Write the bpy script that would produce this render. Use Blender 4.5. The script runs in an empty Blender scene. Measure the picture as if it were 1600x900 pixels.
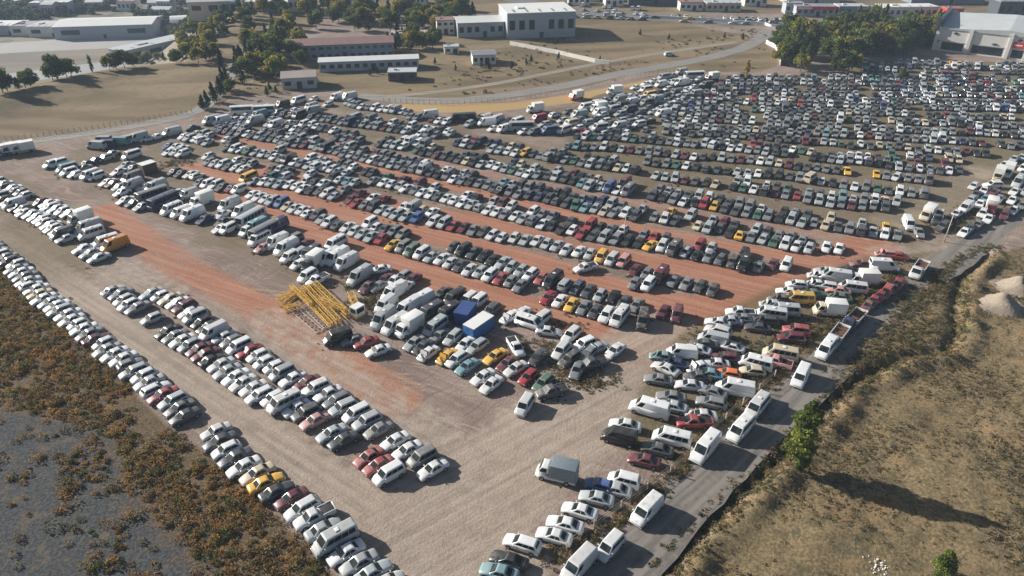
import bpy, bmesh, math, random
import numpy as np
R = random.Random(7)
NR = np.random.default_rng(11)
sc = bpy.context.scene
COL = sc.collection
# ------------------------------------------------------------------ camera model
F_, YH, H_ = 1100.0, -220.0, 68.4
TH = math.atan((450 - YH) / F_); S_, C_ = math.sin(TH), math.cos(TH)
def U(x, y, z=0.0):
    """a point of the survey photograph on the level z"""
    dx = (x - 800) / F_; dy = -(y - 450) / F_
    X, Y, Z = dx, C_ + dy * S_, -S_ + dy * C_
    t = (H_ - z) / -Z
    return (X * t, Y * t)
cam_d = bpy.data.cameras.new('camera'); cam = bpy.data.objects.new('camera', cam_d); COL.objects.link(cam)
cam.location = (0, 0, H_); cam.rotation_euler = (math.pi / 2 - TH, 0, 0)
cam_d.sensor_width = 36; cam_d.lens = 36 * F_ / 1600; cam_d.clip_end = 12000; cam_d.clip_start = 1
sc.camera = cam
# ------------------------------------------------------------------ terrain
RIDGE = [U(*p) for p in [(-900, 300), (-400, 215), (-150, 175), (0, 147), (200, 109), (335, 97), (358, 72), (375, 42), (392, 12), (415, -40)]]
RIDGE.append((RIDGE[-1][0] + 200, RIDGE[-1][1] + 1200))
def seg_dist(PX, PY, pts):
    """distance to a polyline, and signed side (positive = left of travel)"""
    best = np.full(PX.shape, 1e9); side = np.zeros(PX.shape)
    for (ax, ay), (bx, by) in zip(pts[:-1], pts[1:]):
        vx, vy = bx - ax, by - ay; L2 = vx * vx + vy * vy + 1e-9
        t = np.clip(((PX - ax) * vx + (PY - ay) * vy) / L2, 0, 1)
        d = np.hypot(PX - ax - t * vx, PY - ay - t * vy)
        s = np.sign(vx * (PY - ay) - vy * (PX - ax))
        m = d < best - 1e-6
        best = np.where(m, d, best); side = np.where(m, s, side)
    return best, side
def sstep(a, b, v):
    t = np.clip((v - a) / (b - a), 0, 1); return t * t * (3 - 2 * t)
TRENCH = [U(*p) for p in [(985, 950), (1037, 888), (1078, 847), (1137, 786), (1197, 733), (1240, 690), (1285, 640), (1340, 592), (1410, 556), (1478, 545), (1494, 520), (1492, 470), (1502, 430), (1540, 400)]]
DROP = -34.0
def height(PX, PY):
    PX = np.asarray(PX, float); PY = np.asarray(PY, float)
    d, s = seg_dist(PX, PY, RIDGE)
    sd = d * s
    h = DROP * sstep(2, 75, sd)
    h = h + 2.4 * np.exp(-((sd + 14) / 16.0) ** 2) * sstep(135, 165, -PX)
    dt, st = seg_dist(PX, PY, TRENCH)
    h = h - 1.3 * np.exp(-(dt / 1.0) ** 2) * (.75 + .25 * np.sin(PX * 1.7 + PY))
    right = dt * -st
    h = h + (.75 + .35 * np.sin(PX * .9 + 2 * np.sin(PY * .5))) * np.exp(-((right - 2.6) / 1.3) ** 2) * (PX > 0)
    rf = sstep(3, 12, right) * (PX > 8) * (PY < 140)
    h = h + rf * (0.40 * np.sin(PX * 0.33 + 1.2 * np.sin(PY * 0.21)) * np.sin(PY * 0.27 + PX * .05) + .3 + .14 * np.sin(PX * 1.3 + 2 * np.sin(PY * .6)) * np.sin(PY * 1.1 + np.sin(PX * .7)))
    return h
def hgt(x, y): return float(height(np.array([x]), np.array([y]))[0])
def UT(x, y):
    """same as U but on the terrain"""
    z = 0.0
    for _ in range(14):
        X, Y = U(x, y, z); z = z * .4 + hgt(X, Y) * .6
    X, Y = U(x, y, z); return X, Y, hgt(X, Y)
# ------------------------------------------------------------------ materials
def new_mat(name):
    m = bpy.data.materials.new(name); m.use_nodes = True
    nt = m.node_tree; return m, nt, nt.nodes['Principled BSDF']
def N(nt, t, **kw):
    n = nt.nodes.new(t)
    for k, v in kw.items():
        if k in n.inputs: n.inputs[k].default_value = v
        else: setattr(n, k, v)
    return n
def mixc(nt, a, b, fac, mode='MIX'):
    n = nt.nodes.new('ShaderNodeMix'); n.data_type = 'RGBA'; n.blend_type = mode
    for sock, v in ((n.inputs[6], a), (n.inputs[7], b), (n.inputs[0], fac)):
        if hasattr(v, 'is_linked') or hasattr(v, 'links'): nt.links.new(v, sock)
        elif isinstance(v, (tuple, list)): sock.default_value = (*v, 1) if len(v) == 3 else v
        else: sock.default_value = v
    return n.outputs[2]
def mth(nt, op, a, b=None, c=None):
    n = nt.nodes.new('ShaderNodeMath'); n.operation = op
    for i, v in enumerate((a, b, c)):
        if v is None: continue
        if isinstance(v, (int, float)): n.inputs[i].default_value = v
        else: nt.links.new(v, n.inputs[i])
    return n.outputs[0]
def ramp(nt, v, a, b):
    n = nt.nodes.new('ShaderNodeMapRange'); n.interpolation_type = 'SMOOTHSTEP'
    nt.links.new(v, n.inputs[0]); n.inputs[1].default_value = a; n.inputs[2].default_value = b
    return n.outputs[0]
def noise(nt, vec, scale, detail=4, rough=.55):
    n = N(nt, 'ShaderNodeTexNoise', Scale=scale, Detail=detail, Roughness=rough)
    nt.links.new(vec, n.inputs['Vector']); return n.outputs[0]
def pos(nt): return nt.nodes.new('ShaderNodeNewGeometry').outputs['Position']
def scaled(nt, vec, ang, sx, sy):
    n = nt.nodes.new('ShaderNodeMapping'); n.vector_type = 'POINT'
    n.inputs['Rotation'].default_value = (0, 0, ang); nt.links.new(vec, n.inputs[0])
    m = nt.nodes.new('ShaderNodeVectorMath'); m.operation = 'MULTIPLY'; nt.links.new(n.outputs[0], m.inputs[0])
    m.inputs[1].default_value = (sx, sy, 1); return m.outputs[0]
def simple(name, col, rough=.6, var=.15, scale=1.5, metal=0, obj=False):
    m, nt, b = new_mat(name)
    tc = nt.nodes.new('ShaderNodeTexCoord')
    v = noise(nt, tc.outputs['Object'] if obj else pos(nt), scale)
    f = mth(nt, 'MULTIPLY_ADD', v, 2 * var, 1 - var)
    c = mixc(nt, (*col, 1), (0, 0, 0, 1), 0.0)
    mul = nt.nodes.new('ShaderNodeVectorMath'); mul.operation = 'SCALE'
    nt.links.new(c, mul.inputs[0]); nt.links.new(f, mul.inputs[3])
    nt.links.new(mul.outputs[0], b.inputs['Base Color']); b.inputs['Roughness'].default_value = rough
    b.inputs['Metallic'].default_value = metal
    return m
def paint_mat(name, src):
    m, nt, b = new_mat(name)
    if src == 'obj': base = nt.nodes.new('ShaderNodeObjectInfo').outputs['Color']
    else: base = N(nt, 'ShaderNodeAttribute', attribute_name='paint').outputs['Color']
    p = pos(nt)
    dust = ramp(nt, noise(nt, p, 1.3, 5), .42, .8)
    geo = nt.nodes.new('ShaderNodeNewGeometry'); sx = nt.nodes.new('ShaderNodeSeparateXYZ'); nt.links.new(geo.outputs['Normal'], sx.inputs[0])
    up = ramp(nt, sx.outputs[2], .2, 1)
    f = mth(nt, 'MULTIPLY', mth(nt, 'ADD', mth(nt, 'MULTIPLY', dust, .30), .07), up)
    sz = nt.nodes.new('ShaderNodeSeparateXYZ'); nt.links.new(p, sz.inputs[0])
    low = mth(nt, 'MULTIPLY', ramp(nt, mth(nt, 'SUBTRACT', .75, sz.outputs[2]), 0, .5), .35)
    f = mth(nt, 'MAXIMUM', f, low)
    rnd_ = nt.nodes.new('ShaderNodeObjectInfo').outputs['Random'] if src == 'obj' else noise(nt, p, .31, 1)
    f = mth(nt, 'MULTIPLY', f, mth(nt, 'MULTIPLY_ADD', mth(nt, 'POWER', rnd_, 2.5), 2.0, .6)); f = mth(nt, 'MINIMUM', f, .8)
    c = mixc(nt, base, (.30, .26, .21, 1), f)
    nt.links.new(c, b.inputs['Base Color'])
    r = mth(nt, 'MULTIPLY_ADD', f, .8, .26); nt.links.new(r, b.inputs['Roughness'])
    b.inputs['Specular IOR Level'].default_value = .5
    b.inputs['Coat Weight'].default_value = .25; b.inputs['Coat Roughness'].default_value = .12
    return m
M = {}
M['paint'] = paint_mat('car_paint', 'obj'); M['paint_far'] = paint_mat('car_paint_by_attribute', 'attr')
def glass_mat():
    m, nt, b = new_mat('window_glass')
    v = ramp(nt, noise(nt, pos(nt), 1.1, 4), .4, .75)
    nt.links.new(mixc(nt, (.008, .014, .016, 1), (.04, .05, .05, 1), v), b.inputs['Base Color'])
    b.inputs['Roughness'].default_value = .1; b.inputs['Specular IOR Level'].default_value = .3
    return m
M['glass'] = glass_mat()
M['dark'] = simple('black_plastic', (.018, .018, .018), .7)
M['tyre'] = simple('tyre_rubber', (.02, .02, .02), .85)
M['rim'] = simple('wheel_rim', (.32, .33, .34), .4, metal=.4)
M['lamp'] = simple('headlight_lens', (.55, .57, .58), .2)
M['tail'] = simple('taillight_lens', (.28, .015, .012), .25)
M['rust'] = simple('rusty_iron', (.12, .06, .035), .8, .5, 3)
M['white_sheet'] = simple('white_sheet_metal', (.68, .68, .65), .45, .12, .8)
M['tarp'] = simple('grey_blue_tarpaulin', (.15, .19, .21), .6, .25, 2)
M['blue_tarp'] = simple('blue_tarpaulin', (.03, .06, .19), .6, .5, 1.5)
M['container_blue'] = simple('blue_container_paint', (.03, .13, .33), .55, .3, 1.2)
M['crane_yellow'] = simple('crane_yellow', (.60, .36, .06), .6, .45, 2.5)
M['pale_steel'] = simple('pale_steel', (.48, .40, .33), .6, .3, 2)
# ------------------------------------------------------------------ object helpers
def tag(o, label=None, cat=None, group=None, kind=None):
    if label: o['label'] = label
    if cat: o['category'] = cat
    if group: o['group'] = group
    if kind: o['kind'] = kind
    return o
def link(o, parent=None):
    COL.objects.link(o)
    if parent is not None: o.parent = parent
    return o
def empty(name, loc, rz=0):
    o = bpy.data.objects.new(name, None); link(o); o.location = loc; o.rotation_euler = (0, 0, rz); o.empty_display_size = .5
    return o
class MB:
    """collects shapes into one mesh; faces carry a material slot"""
    def __init__(s): s.v = []; s.f = []; s.m = []; s.sm = []
    def add(s, vs, fs, mi=0, smooth=False):
        k = len(s.v); s.v += [tuple(map(float, v)) for v in vs]
        for f in fs: s.f.append(tuple(i + k for i in f)); s.m.append(mi); s.sm.append(smooth)
        return s
    def box(s, x0, x1, y0, y1, z0, z1, mi=0):
        return s.add([(x0, y0, z0), (x1, y0, z0), (x1, y1, z0), (x0, y1, z0), (x0, y0, z1), (x1, y0, z1), (x1, y1, z1), (x0, y1, z1)],
                     [(3, 2, 1, 0), (4, 5, 6, 7), (0, 1, 5, 4), (1, 2, 6, 5), (2, 3, 7, 6), (3, 0, 4, 7)], mi)
    def bar(s, a, b, r, mi=0, n=4):
        a = np.array(a, float); b = np.array(b, float); d = b - a; L = np.linalg.norm(d); d /= max(L, 1e-6)
        u = np.cross(d, (0, 0, 1)) if abs(d[2]) < .9 else np.cross(d, (1, 0, 0)); u /= np.linalg.norm(u); w = np.cross(d, u)
        r2 = r if not isinstance(r, tuple) else r[1]; r1 = r if not isinstance(r, tuple) else r[0]
        vs = [a + r1 * (math.cos(t) * u + math.sin(t) * w) for t in [2 * math.pi * (i + .5) / n for i in range(n)]]
        vs += [b + r2 * (math.cos(t) * u + math.sin(t) * w) for t in [2 * math.pi * (i + .5) / n for i in range(n)]]
        fs = [(i, (i + 1) % n, n + (i + 1) % n, n + i) for i in range(n)] + [tuple(range(n))[::-1], tuple(range(n, 2 * n))]
        return s.add(vs, fs, mi, n > 5)
    def mesh(s, name, mats):
        me = bpy.data.meshes.new(name); me.from_pydata(s.v, [], s.f)
        for m in mats: me.materials.append(m)
        me.polygons.foreach_set('material_index', s.m); me.polygons.foreach_set('use_smooth', s.sm); me.update()
        return me
    def build(s, name, mats, parent=None, loc=None, rz=0):
        if not isinstance(mats, (list, tuple)): mats = [mats]
        o = bpy.data.objects.new(name, s.mesh(name, mats)); link(o, parent)
        if loc is not None: o.location = loc; o.rotation_euler = (0, 0, rz)
        return o
# ------------------------------------------------------------------ vehicles
# L length, W width, H height, belt, hood = height of the nose, cw = cowl, wt = windscreen top, rr = rear end of roof, dk = foot of rear glass (all from the nose), n = side windows, rw = rear window
SP = {
 's': dict(L=4.5, W=1.76, H=1.44, belt=.90, hood=.66, cw=1.25, wt=2.0, rr=3.1, dk=3.8, n=2, rw=1, word='sedan', tuck=.73),
 'h': dict(L=4.0, W=1.70, H=1.48, belt=.92, hood=.70, cw=1.0, wt=1.7, rr=3.35, dk=3.85, n=2, rw=1, word='hatchback', tuck=.76),
 'w': dict(L=4.5, W=1.74, H=1.50, belt=.92, hood=.70, cw=1.15, wt=1.9, rr=3.95, dk=4.35, n=3, rw=1, word='station wagon', tuck=.78),
 'u': dict(L=4.45, W=1.84, H=1.74, belt=1.05, hood=.86, cw=1.15, wt=1.75, rr=4.0, dk=4.35, n=3, rw=1, word='SUV', tuck=.80),
 'm': dict(L=4.25, W=1.80, H=1.84, belt=1.08, hood=.82, cw=.85, wt=1.5, rr=4.05, dk=4.2, n=3, rw=1, word='minivan', tuck=.84),
 'v': dict(L=5.0, W=1.95, H=2.15, belt=1.25, hood=.92, cw=.75, wt=1.4, rr=4.88, dk=4.97, n=1, rw=1, word='panel van', tuck=.86),
 'V': dict(L=5.7, W=2.0, H=2.45, belt=1.32, hood=.98, cw=.8, wt=1.6, rr=5.56, dk=5.67, n=1, rw=1, word='high-roof van', tuck=.88),
 'b': dict(L=5.3, W=1.98, H=2.2, belt=1.25, hood=.92, cw=.7, wt=1.4, rr=5.15, dk=5.27, n=4, rw=1, word='minibus', tuck=.86),
 'B': dict(L=7.8, W=2.25, H=2.75, belt=1.4, hood=1.3, cw=.12, wt=.45, rr=7.65, dk=7.75, n=6, rw=1, word='bus', tuck=.93),
 'p': dict(L=5.0, W=1.80, H=1.70, belt=1.02, hood=.85, cw=1.2, wt=1.85, rr=2.85, dk=3.15, n=1, rw=1, word='pickup truck', tuck=.80),
 'e': dict(L=4.25, W=1.68, H=1.42, belt=.90, hood=.78, cw=1.2, wt=1.75, rr=3.05, dk=3.45, n=2, rw=1, word='boxy sedan', tuck=.84),
 'i': dict(L=3.6, W=1.6, H=1.46, belt=.90, hood=.74, cw=.85, wt=1.45, rr=3.0, dk=3.5, n=2, rw=1, word='small hatchback', tuck=.82),
 'f': dict(L=7.0, W=2.1, H=2.2, belt=1.3, hood=1.0, cw=.35, wt=.85, rr=1.9, dk=2.0, n=1, rw=1, word='flatbed truck', tuck=.88),
 't': dict(L=5.4, W=2.1, H=2.2, belt=1.3, hood=1.0, cw=.35, wt=.85, rr=1.75, dk=1.85, n=1, rw=0, word='box truck', tuck=.88),
}
def lerp(a, b, t): return a + (b - a) * t
def vehicle(k, lo=False):
    """returns {part: [(MB, ...)]}; x forward, the nose at +L/2"""
    q = SP[k]; L, W, H, belt, hood = q['L'], q['W'], q['H'], q['belt'], q['hood']; hw = W / 2; X = lambda d: L / 2 - d
    body = MB(); zb = .20 if k in 'shwmei' else .28
    hb = belt if k != 's' else belt
    tz = belt + (.02 if k == 's' else -.02 if k == 'e' else 0)
    if k in 'tf': tz = .75; 
    if lo: st = [(0, .80, hood - .14), (.35, .97, hood), (q['cw'], 1, belt), (q['dk'], 1, tz), (L - .25, .97, tz - .04), (L, .84, tz - .16)]
    else: st = [(0, .74, hood - .20), (.10, .88, hood - .08), (.35, .96, hood), (q['cw'] * .65, .99, lerp(hood, belt, .72)), (q['cw'], 1, belt - .01), (lerp(q['cw'], q['dk'], .5), 1.01, belt), (q['dk'], 1, tz), (L - .32, .98, tz - .02), (L - .10, .93, tz - .08), (L, .80, tz - .18)]
    st = [s_ for i, s_ in enumerate(st) if i == 0 or s_[0] > st[i - 1][0] + .01]
    rings = []
    for (d, wf, zt) in st:
        w = hw * wf; e = zb + (.12 if d < .05 or d > L - .05 else 0)
        cr = .05 if not lo else .03
        if lo: half = [(w * .93, e), (w, zt - .16), (w * .88, zt)]
        else: half = [(w * .90, e), (w * .99, e + .16), (w, (e + zt) / 2 + .05), (w * .975, zt - .10), (w * .90, zt - .01), (w * .5, zt + cr)]
        ring = [(X(d), -y, z) for y, z in half] + [(X(d), y, z) for y, z in reversed(half)]
        rings.append(ring)
    n = len(rings[0]); vs = [v for r in rings for v in r]; fs = []
    for i in range(len(rings) - 1):
        for j in range(n): fs.append((i * n + j, i * n + (j + 1) % n, (i + 1) * n + (j + 1) % n, (i + 1) * n + j))
    fs = [tuple(reversed(f)) for f in fs]
    fs += [tuple(range(n)), tuple(reversed(range(len(vs) - n, len(vs))))]
    body.add(vs, fs, 0, not lo)
    # cabin
    z0 = belt - .04; tw = hw * q['tuck']; bw = hw * .93; zr = H - .07
    cw, wt, rr, dk = q['cw'] - .03, q['wt'], q['rr'], q['dk']
    bv = [(X(cw), -bw * .9, z0), (X(dk), -bw * .93, z0), (X(dk), bw * .93, z0), (X(cw), bw * .9, z0)]
    tv = [(X(wt), -tw * .93, zr), (X(rr), -tw * .93, zr), (X(rr), tw * .93, zr), (X(wt), tw * .93, zr)]
    mid = lambda a, b, t: tuple(lerp(a[i], b[i], t) for i in range(3))
    # barrel shape: widen mid of sides
    cr = [(X(wt + .18), -tw * .72, H), (X(rr - .15), -tw * .72, H), (X(rr - .15), tw * .72, H), (X(wt + .18), tw * .72, H)]
    body.add(bv + tv + cr, [(0, 4, 5, 1), (1, 5, 6, 2), (2, 6, 7, 3), (3, 7, 4, 0), (4, 8, 9, 5), (5, 9, 10, 6), (6, 10, 11, 7), (7, 11, 8, 4), (8, 11, 10, 9)], 0, False)
    def pane(a, b, c, d, u0, u1, v0, v1, off=.012):
        # a,b bottom; d,c top
        P = lambda u, v: np.array(mid(mid(a, b, u), mid(d, c, u), v))
        q4 = [P(u0, v0), P(u1, v0), P(u1, v1), P(u0, v1)]
        nn = np.cross(q4[1] - q4[0], q4[3] - q4[0]); nn /= np.linalg.norm(nn)
        cen = (q4[0] + q4[2]) / 2
        if np.dot(nn, cen - np.array((X((wt + rr) / 2), 0, (z0 + zr) / 2))) < 0: nn = -nn
        m_ = MB(); m_.add([p + nn * off for p in q4], [(0, 1, 2, 3)]); return m_
    parts = {'windshield': [pane(bv[0], bv[3], tv[3], tv[0], .06, .94, .12, .93)]}
    if q['rw']:
        parts['rear_window'] = [pane(bv[1], bv[2], tv[2], tv[1], .1, .9, .38 if k in 'uwmhvVbB' else .12, .9)]
    sw = []
    for side in (0, 1):
        A, B, Cc, D = (bv[0], bv[1], tv[1], tv[0]) if side == 0 else (bv[3], bv[2], tv[2], tv[3])
        nwin = q['n']
        tot = dk - cw
        if k in 'vV': spans = [(.06, .26 if k == 'v' else .22)]
        elif k in 'tf': spans = [(.12, .80)]
        elif k == 'p': spans = [(.12, .84)]
        elif k in 'se': spans = [(.14, .475), (.505, .80)]
        else: spans = [(lerp(.09, .93, i / nwin) + .008, lerp(.09, .93, (i + 1) / nwin) - .008) for i in range(nwin)]
        if lo: spans = [(spans[0][0], spans[-1][1])]
        for (a, b) in spans: sw.append(pane(A, B, Cc, D, a, b, .16, .90))
    parts['side_window'] = sw
    # arches, grille, mirrors
    wr = .29 if k in 'ei' else .31 if k in 'shwm' else .35
    if k == 'B': wr = .48
    ax = [X(.82 if k in 'shwmuei' else .95), X(L - .85)]
    if k in 'tfp': ax[1] = X(L - 1.15)
    if k == 'B': ax = [X(1.9), X(L - 2.3)]
    for x in ax:
        for s_ in (-1, 1):
            m_ = 8 if not lo else 5; r_ = wr + .07
            pts = [(x + r_ * math.cos(t), s_ * (hw * 1.013), .30 + r_ * math.sin(t)) for t in [math.pi * i / m_ for i in range(m_ + 1)]]
            pts = [(px, py, max(pz, zb)) for px, py, pz in pts]
            pts = [(x - r_, s_ * hw * 1.013, .2), (x + r_, s_ * hw * 1.013, .2)][::-1] + pts[1:-1]
            body.add(pts, [tuple(range(len(pts)))[::(1 if s_ < 0 else -1)]], 1)
    if not lo:
        body.box(X(.06), X(-.012), -hw * .42, hw * .42, hood - .36, hood - .24, 1)
        body.box(X(L - .05), X(L + .012), -.26, .26, tz - .40, tz - .29, 2)
        for s_ in (-1, 1): body.box(X(cw + .42), X(cw + .28), s_ * hw * .93, s_ * (hw + .16), belt + .02, belt + .16, 0)
        body.box(X(L - .3), X(.3), -hw * .8, hw * .8, .16, zb + .02, 1)
    if k in 'vVbt' and not lo:
        body.box(X(.30), X(-.05), -hw * .96, hw * .96, zb + .02, zb + .20, 1); body.box(X(L + .05), X(L - .2), -hw * .96, hw * .96, zb + .02, zb + .18, 1)
    if k in 'Vb' and not lo: body.box(X(L * .62), X(L * .52), -.32, .32, H - .01, H + .09, 2)
    if k == 'p':
        body.box(X(L - .12), X(dk + .12), -hw * .78, hw * .78, tz + .02, tz + .052, 1)
        for s_ in (-1, 1): body.box(X(L - .05), X(dk + .05), s_ * hw * .80, s_ * hw * .95, tz - .05, tz + .14, 0)
        body.box(X(L - .01), X(L - .11), -hw * .8, hw * .8, tz - .1, tz + .13, 0)
    parts['body'] = [body]
    wheels = []; 
    for x in ax:
        for s_ in (-1, 1):
            w_ = MB(); m_ = 14 if not lo else 7; yo, yi = s_ * (hw * 1.02 + .015), s_ * (hw - .20)
            pts = [(x + wr * math.cos(t), wr + wr * math.sin(t)) for t in [2 * math.pi * i / m_ for i in range(m_)]]
            vs = [(px, yo, pz) for px, pz in pts] + [(px, yi, pz) for px, pz in pts]
            w_.add(vs, [(i, (i + 1) % m_, m_ + (i + 1) % m_, m_ + i) for i in range(m_)] + [tuple(range(m_)), tuple(range(m_, 2 * m_))], 0)
            if not lo:
                pr = [(x + wr * .62 * math.cos(t), yo + s_ * .006, wr + wr * .62 * math.sin(t)) for t in [2 * math.pi * i / m_ for i in range(m_)]]
                w_.add(pr, [tuple(range(m_))], 1)
            wheels.append(w_)
    parts['wheel'] = wheels
    hl = []; tl = []
    for s_ in (-1, 1):
        a, b = sorted((s_ * hw * .48, s_ * hw * .80))
        hl.append(MB().box(X(.12), X(.045), a, b, hood - .22, hood - .08))
        a, b = sorted((s_ * hw * .60, s_ * hw * .86)); zt = tz - .1
        if k in 'mvVbBuhwi': a, b = sorted((s_ * hw * .80, s_ * hw * .94)); 
        tl.append(MB().box(X(L - .02), X(L - .14), a, b, zt - .22, zt + (.05 if k in 'mvVbBu' else -.06)))
    parts['headlight'] = hl; parts['taillight'] = tl
    if k == 't':
        c = MB(); c.box(X(L - .0), X(2.0), -1.08, 1.08, .85, 2.95); parts['cargo_box'] = [c]
        c = MB(); c.box(X(L - .1), X(1.6), -.45, .45, .5, .83); parts['chassis'] = [c]
    if k == 'f':
        c = MB(); c.box(X(L), X(2.15), -1.05, 1.05, .86, 1.0, 1)
        for s_ in (-1, 1): c.box(X(L), X(2.15), s_ * 1.02 - .04, s_ * 1.02 + .04, 1.003, 1.45, 0)
        c.box(X(2.28), X(2.16), -1.1, 1.1, 1.003, 1.75, 0); c.box(X(L + .06), X(L + .004), -1.05, 1.05, .9, 1.42, 0)
        for i in range(5): c.box(X(3 + i * .9), X(2.8 + i * .9), -.7 + .2 * (i % 3), .5, 1.003, 1.2 + .15 * (i % 2), 1)
        parts['cargo_bed'] = [c]
        c = MB(); c.box(X(L - .1), X(1.6), -.45, .45, .5, .83); parts['chassis'] = [c]
    return parts
SLOT = {'windshield': ['glass'], 'rear_window': ['glass'], 'side_window': ['glass'], 'body': ['paint', 'dark', 'white_sheet'], 'wheel': ['tyre', 'rim'],
        'headlight': ['lamp'], 'taillight': ['tail'], 'cargo_bed': ['white_sheet', 'rust'], 'cargo_box': ['white_sheet'], 'chassis': ['dark']}
PROTO = {}
def bevelled(me, w=.035):
    bm = bmesh.new(); bm.from_mesh(me)
    ed = [e for e in bm.edges if len(e.link_faces) == 2 and e.calc_face_angle(0) > .35 and all(not f.smooth for f in e.link_faces)]
    bmesh.ops.bevel(bm, geom=ed, offset=w, segments=2, affect='EDGES', profile=.6)
    for f in bm.faces: f.smooth = True
    bm.to_mesh(me); bm.free()
def proto(k):
    if k in PROTO: return PROTO[k]
    out = []
    for part, ms in vehicle(k).items():
        for m_ in ms:
            me = m_.mesh(SP[k]['word'].replace(' ', '_') + '_' + part, [M[x] for x in SLOT[part]])
            if part in ('body', 'cargo_box'): bevelled(me, .04 if part == 'body' else .05)
            out.append((part, me))
    PROTO[k] = out; return out
LO = {}
def lo_arrays(k):
    """low detail vehicle as one mesh: slots 0 paint, 1 glass, 2 dark"""
    if k in LO: return LO[k]
    b = MB()
    for part, ms in vehicle(k, True).items():
        if part in ('headlight', 'taillight'): continue
        for m_ in ms:
            base = {'body': {0: 0, 1: 2, 2: 0}, 'wheel': {0: 2, 1: 2}, 'cargo_box': {0: 3}, 'cargo_bed': {0: 3, 1: 2}, 'chassis': {0: 2}}.get(part, {0: 1})
            kk = len(b.v); b.v += m_.v
            for f, mi in zip(m_.f, m_.m): b.f.append(tuple(i + kk for i in f)); b.m.append(base[mi]); b.sm.append(False)
    LO[k] = b; return b
COLS = {'w': ((.68, .69, .69), 'white'), 's': ((.38, .41, .42), 'silver'), 'g': ((.19, .20, .21), 'grey'), 'd': ((.065, .07, .078), 'dark grey'), 'k': ((.018, .018, .02), 'black'),
        'r': ((.30, .028, .035), 'red'), 'm': ((.12, .022, .032), 'maroon'), 'y': ((.72, .40, .05), 'yellow'), 'o': ((.72, .17, .04), 'orange'), 'b': ((.04, .10, .28), 'blue'),
        'n': ((.025, .035, .10), 'navy blue'), 't': ((.16, .30, .33), 'pale teal'), 'G': ((.05, .13, .09), 'dark green'), 'c': ((.55, .47, .34), 'cream'), 'a': ((.66, .27, .03), 'orange'), 'p': ((.55, .28, .26), 'faded pink')}
def rnd_col(bright):
    if bright > .5: w = dict(w=50, s=22, g=10, d=7, k=5, m=2, r=1.5, b=.6, G=.6, c=1.2, y=.3)
    else: w = dict(w=14, s=18, g=21, d=20, k=11, m=4, r=1.6, b=.5, n=2, G=3.5, c=3, y=.5, t=1.2)
    return R.choices(list(w), list(w.values()))[0]
def rnd_type(vans=.04):
    if R.random() < vans: return R.choice('vbvvb')
    return R.choices('shwumei', (36, 18, 8, 12, 10, 9, 7))[0]
VEH = []   # dicts: x,y,rz,k,c,line
def ordn(i):
    return '%d%s' % (i, 'th' if 10 <= i % 100 <= 20 else {1: 'st', 2: 'nd', 3: 'rd'}.get(i % 10, 'th'))
def row(line, pts, heading, sp=2.3, bright=.6, vans=.04, gap=.02, z=.7, flip=.04, jit=1.0, types=None):
    """vehicles side by side along a line of ground points; heading = world angle of the noses"""
    P = [U(x, y, z) for x, y in pts]; seg = [math.hypot(b[0] - a[0], b[1] - a[1]) for a, b in zip(P[:-1], P[1:])]
    tot = sum(seg); d = .3
    while d < tot:
        dd = d; i = 0
        while i < len(seg) - 1 and dd > seg[i]: dd -= seg[i]; i += 1
        t = min(1, dd / seg[i]); x = lerp(P[i][0], P[i + 1][0], t); y = lerp(P[i][1], P[i + 1][1], t)
        h = heading if not isinstance(heading, tuple) else lerp(heading[0], heading[1], d / tot)
        if R.random() > gap:
            k = rnd_type(vans) if types is None else R.choice(types)
            a = math.radians(h + R.gauss(0, 2.2)); off = R.gauss(0, .22 * jit)
            if R.random() < flip: a += math.pi
            VEH.append(dict(x=x + off * math.cos(math.radians(h)), y=y + off * math.sin(math.radians(h)), rz=a, k=k, c=rnd_col(bright), line=line))
            if k in 'vbV': d += .25
        else: d += R.uniform(0, 1.5)
        d += sp * R.uniform(.95, 1.08)
def hand(line, heading, text, jit=4):
    for it in text.split():
        x, y, k, c, *rest = it.split(',')
        z = SP[k]['H'] * .5
        X, Y = U(float(x), float(y), z)
        h = float(rest[0]) if rest else heading + R.gauss(0, jit)
        VEH.append(dict(x=X, y=Y, rz=math.radians(h), k=k, c=c, line=line, fixed=True))
def fix(text):
    """known vehicles inside the rows: nearest one takes this type and colour"""
    for it in text.split():
        x, y, k, c = it.split(','); X, Y = U(float(x), float(y), .7)
        v = min((v for v in VEH if not v.get('fixed')), key=lambda v: (v['x'] - X) ** 2 + (v['y'] - Y) ** 2)
        v['k'] = k; v['c'] = c; v['fixed'] = True
exec_rows = None
#ROWS#
row('boundary row beside the brown scrub', [(-70, 345), (5, 398), (32, 425), (62, 458), (85, 477), (105, 495), (130, 512), (155, 531), (175, 549), (200, 567), (220, 586), (240, 604), (262, 621), (280, 638), (297, 659)], (228, 226), 2.2, .75, .02, 0, flip=.1, types='sssshsshwesi')
row('nearer boundary row beside the scrub', [(335, 672), (350, 696), (380, 728), (415, 755), (437, 769), (458, 782), (480, 798), (497, 817), (518, 838), (537, 860), (556, 878), (590, 900), (625, 925)], (222, 215), 2.25, .7, .0, 0, flip=.1, types='sshshe')
row('front half of the short left block', [(-30, 293), (5, 312), (25, 321), (45, 334), (65, 339), (75, 350), (92, 358), (102, 370), (112, 383)], 232, 2.25, .85, .05)
hand('end of the front short left block', 232, '131,388,s,w 142,395,s,s 154,402,s,w', 2)
row('back half of the short left block', [(-20, 278), (5, 287), (18, 293), (35, 301), (47, 308), (60, 314), (78, 322), (97, 328), (112, 334)], 232, 2.25, .8, .06)
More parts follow.
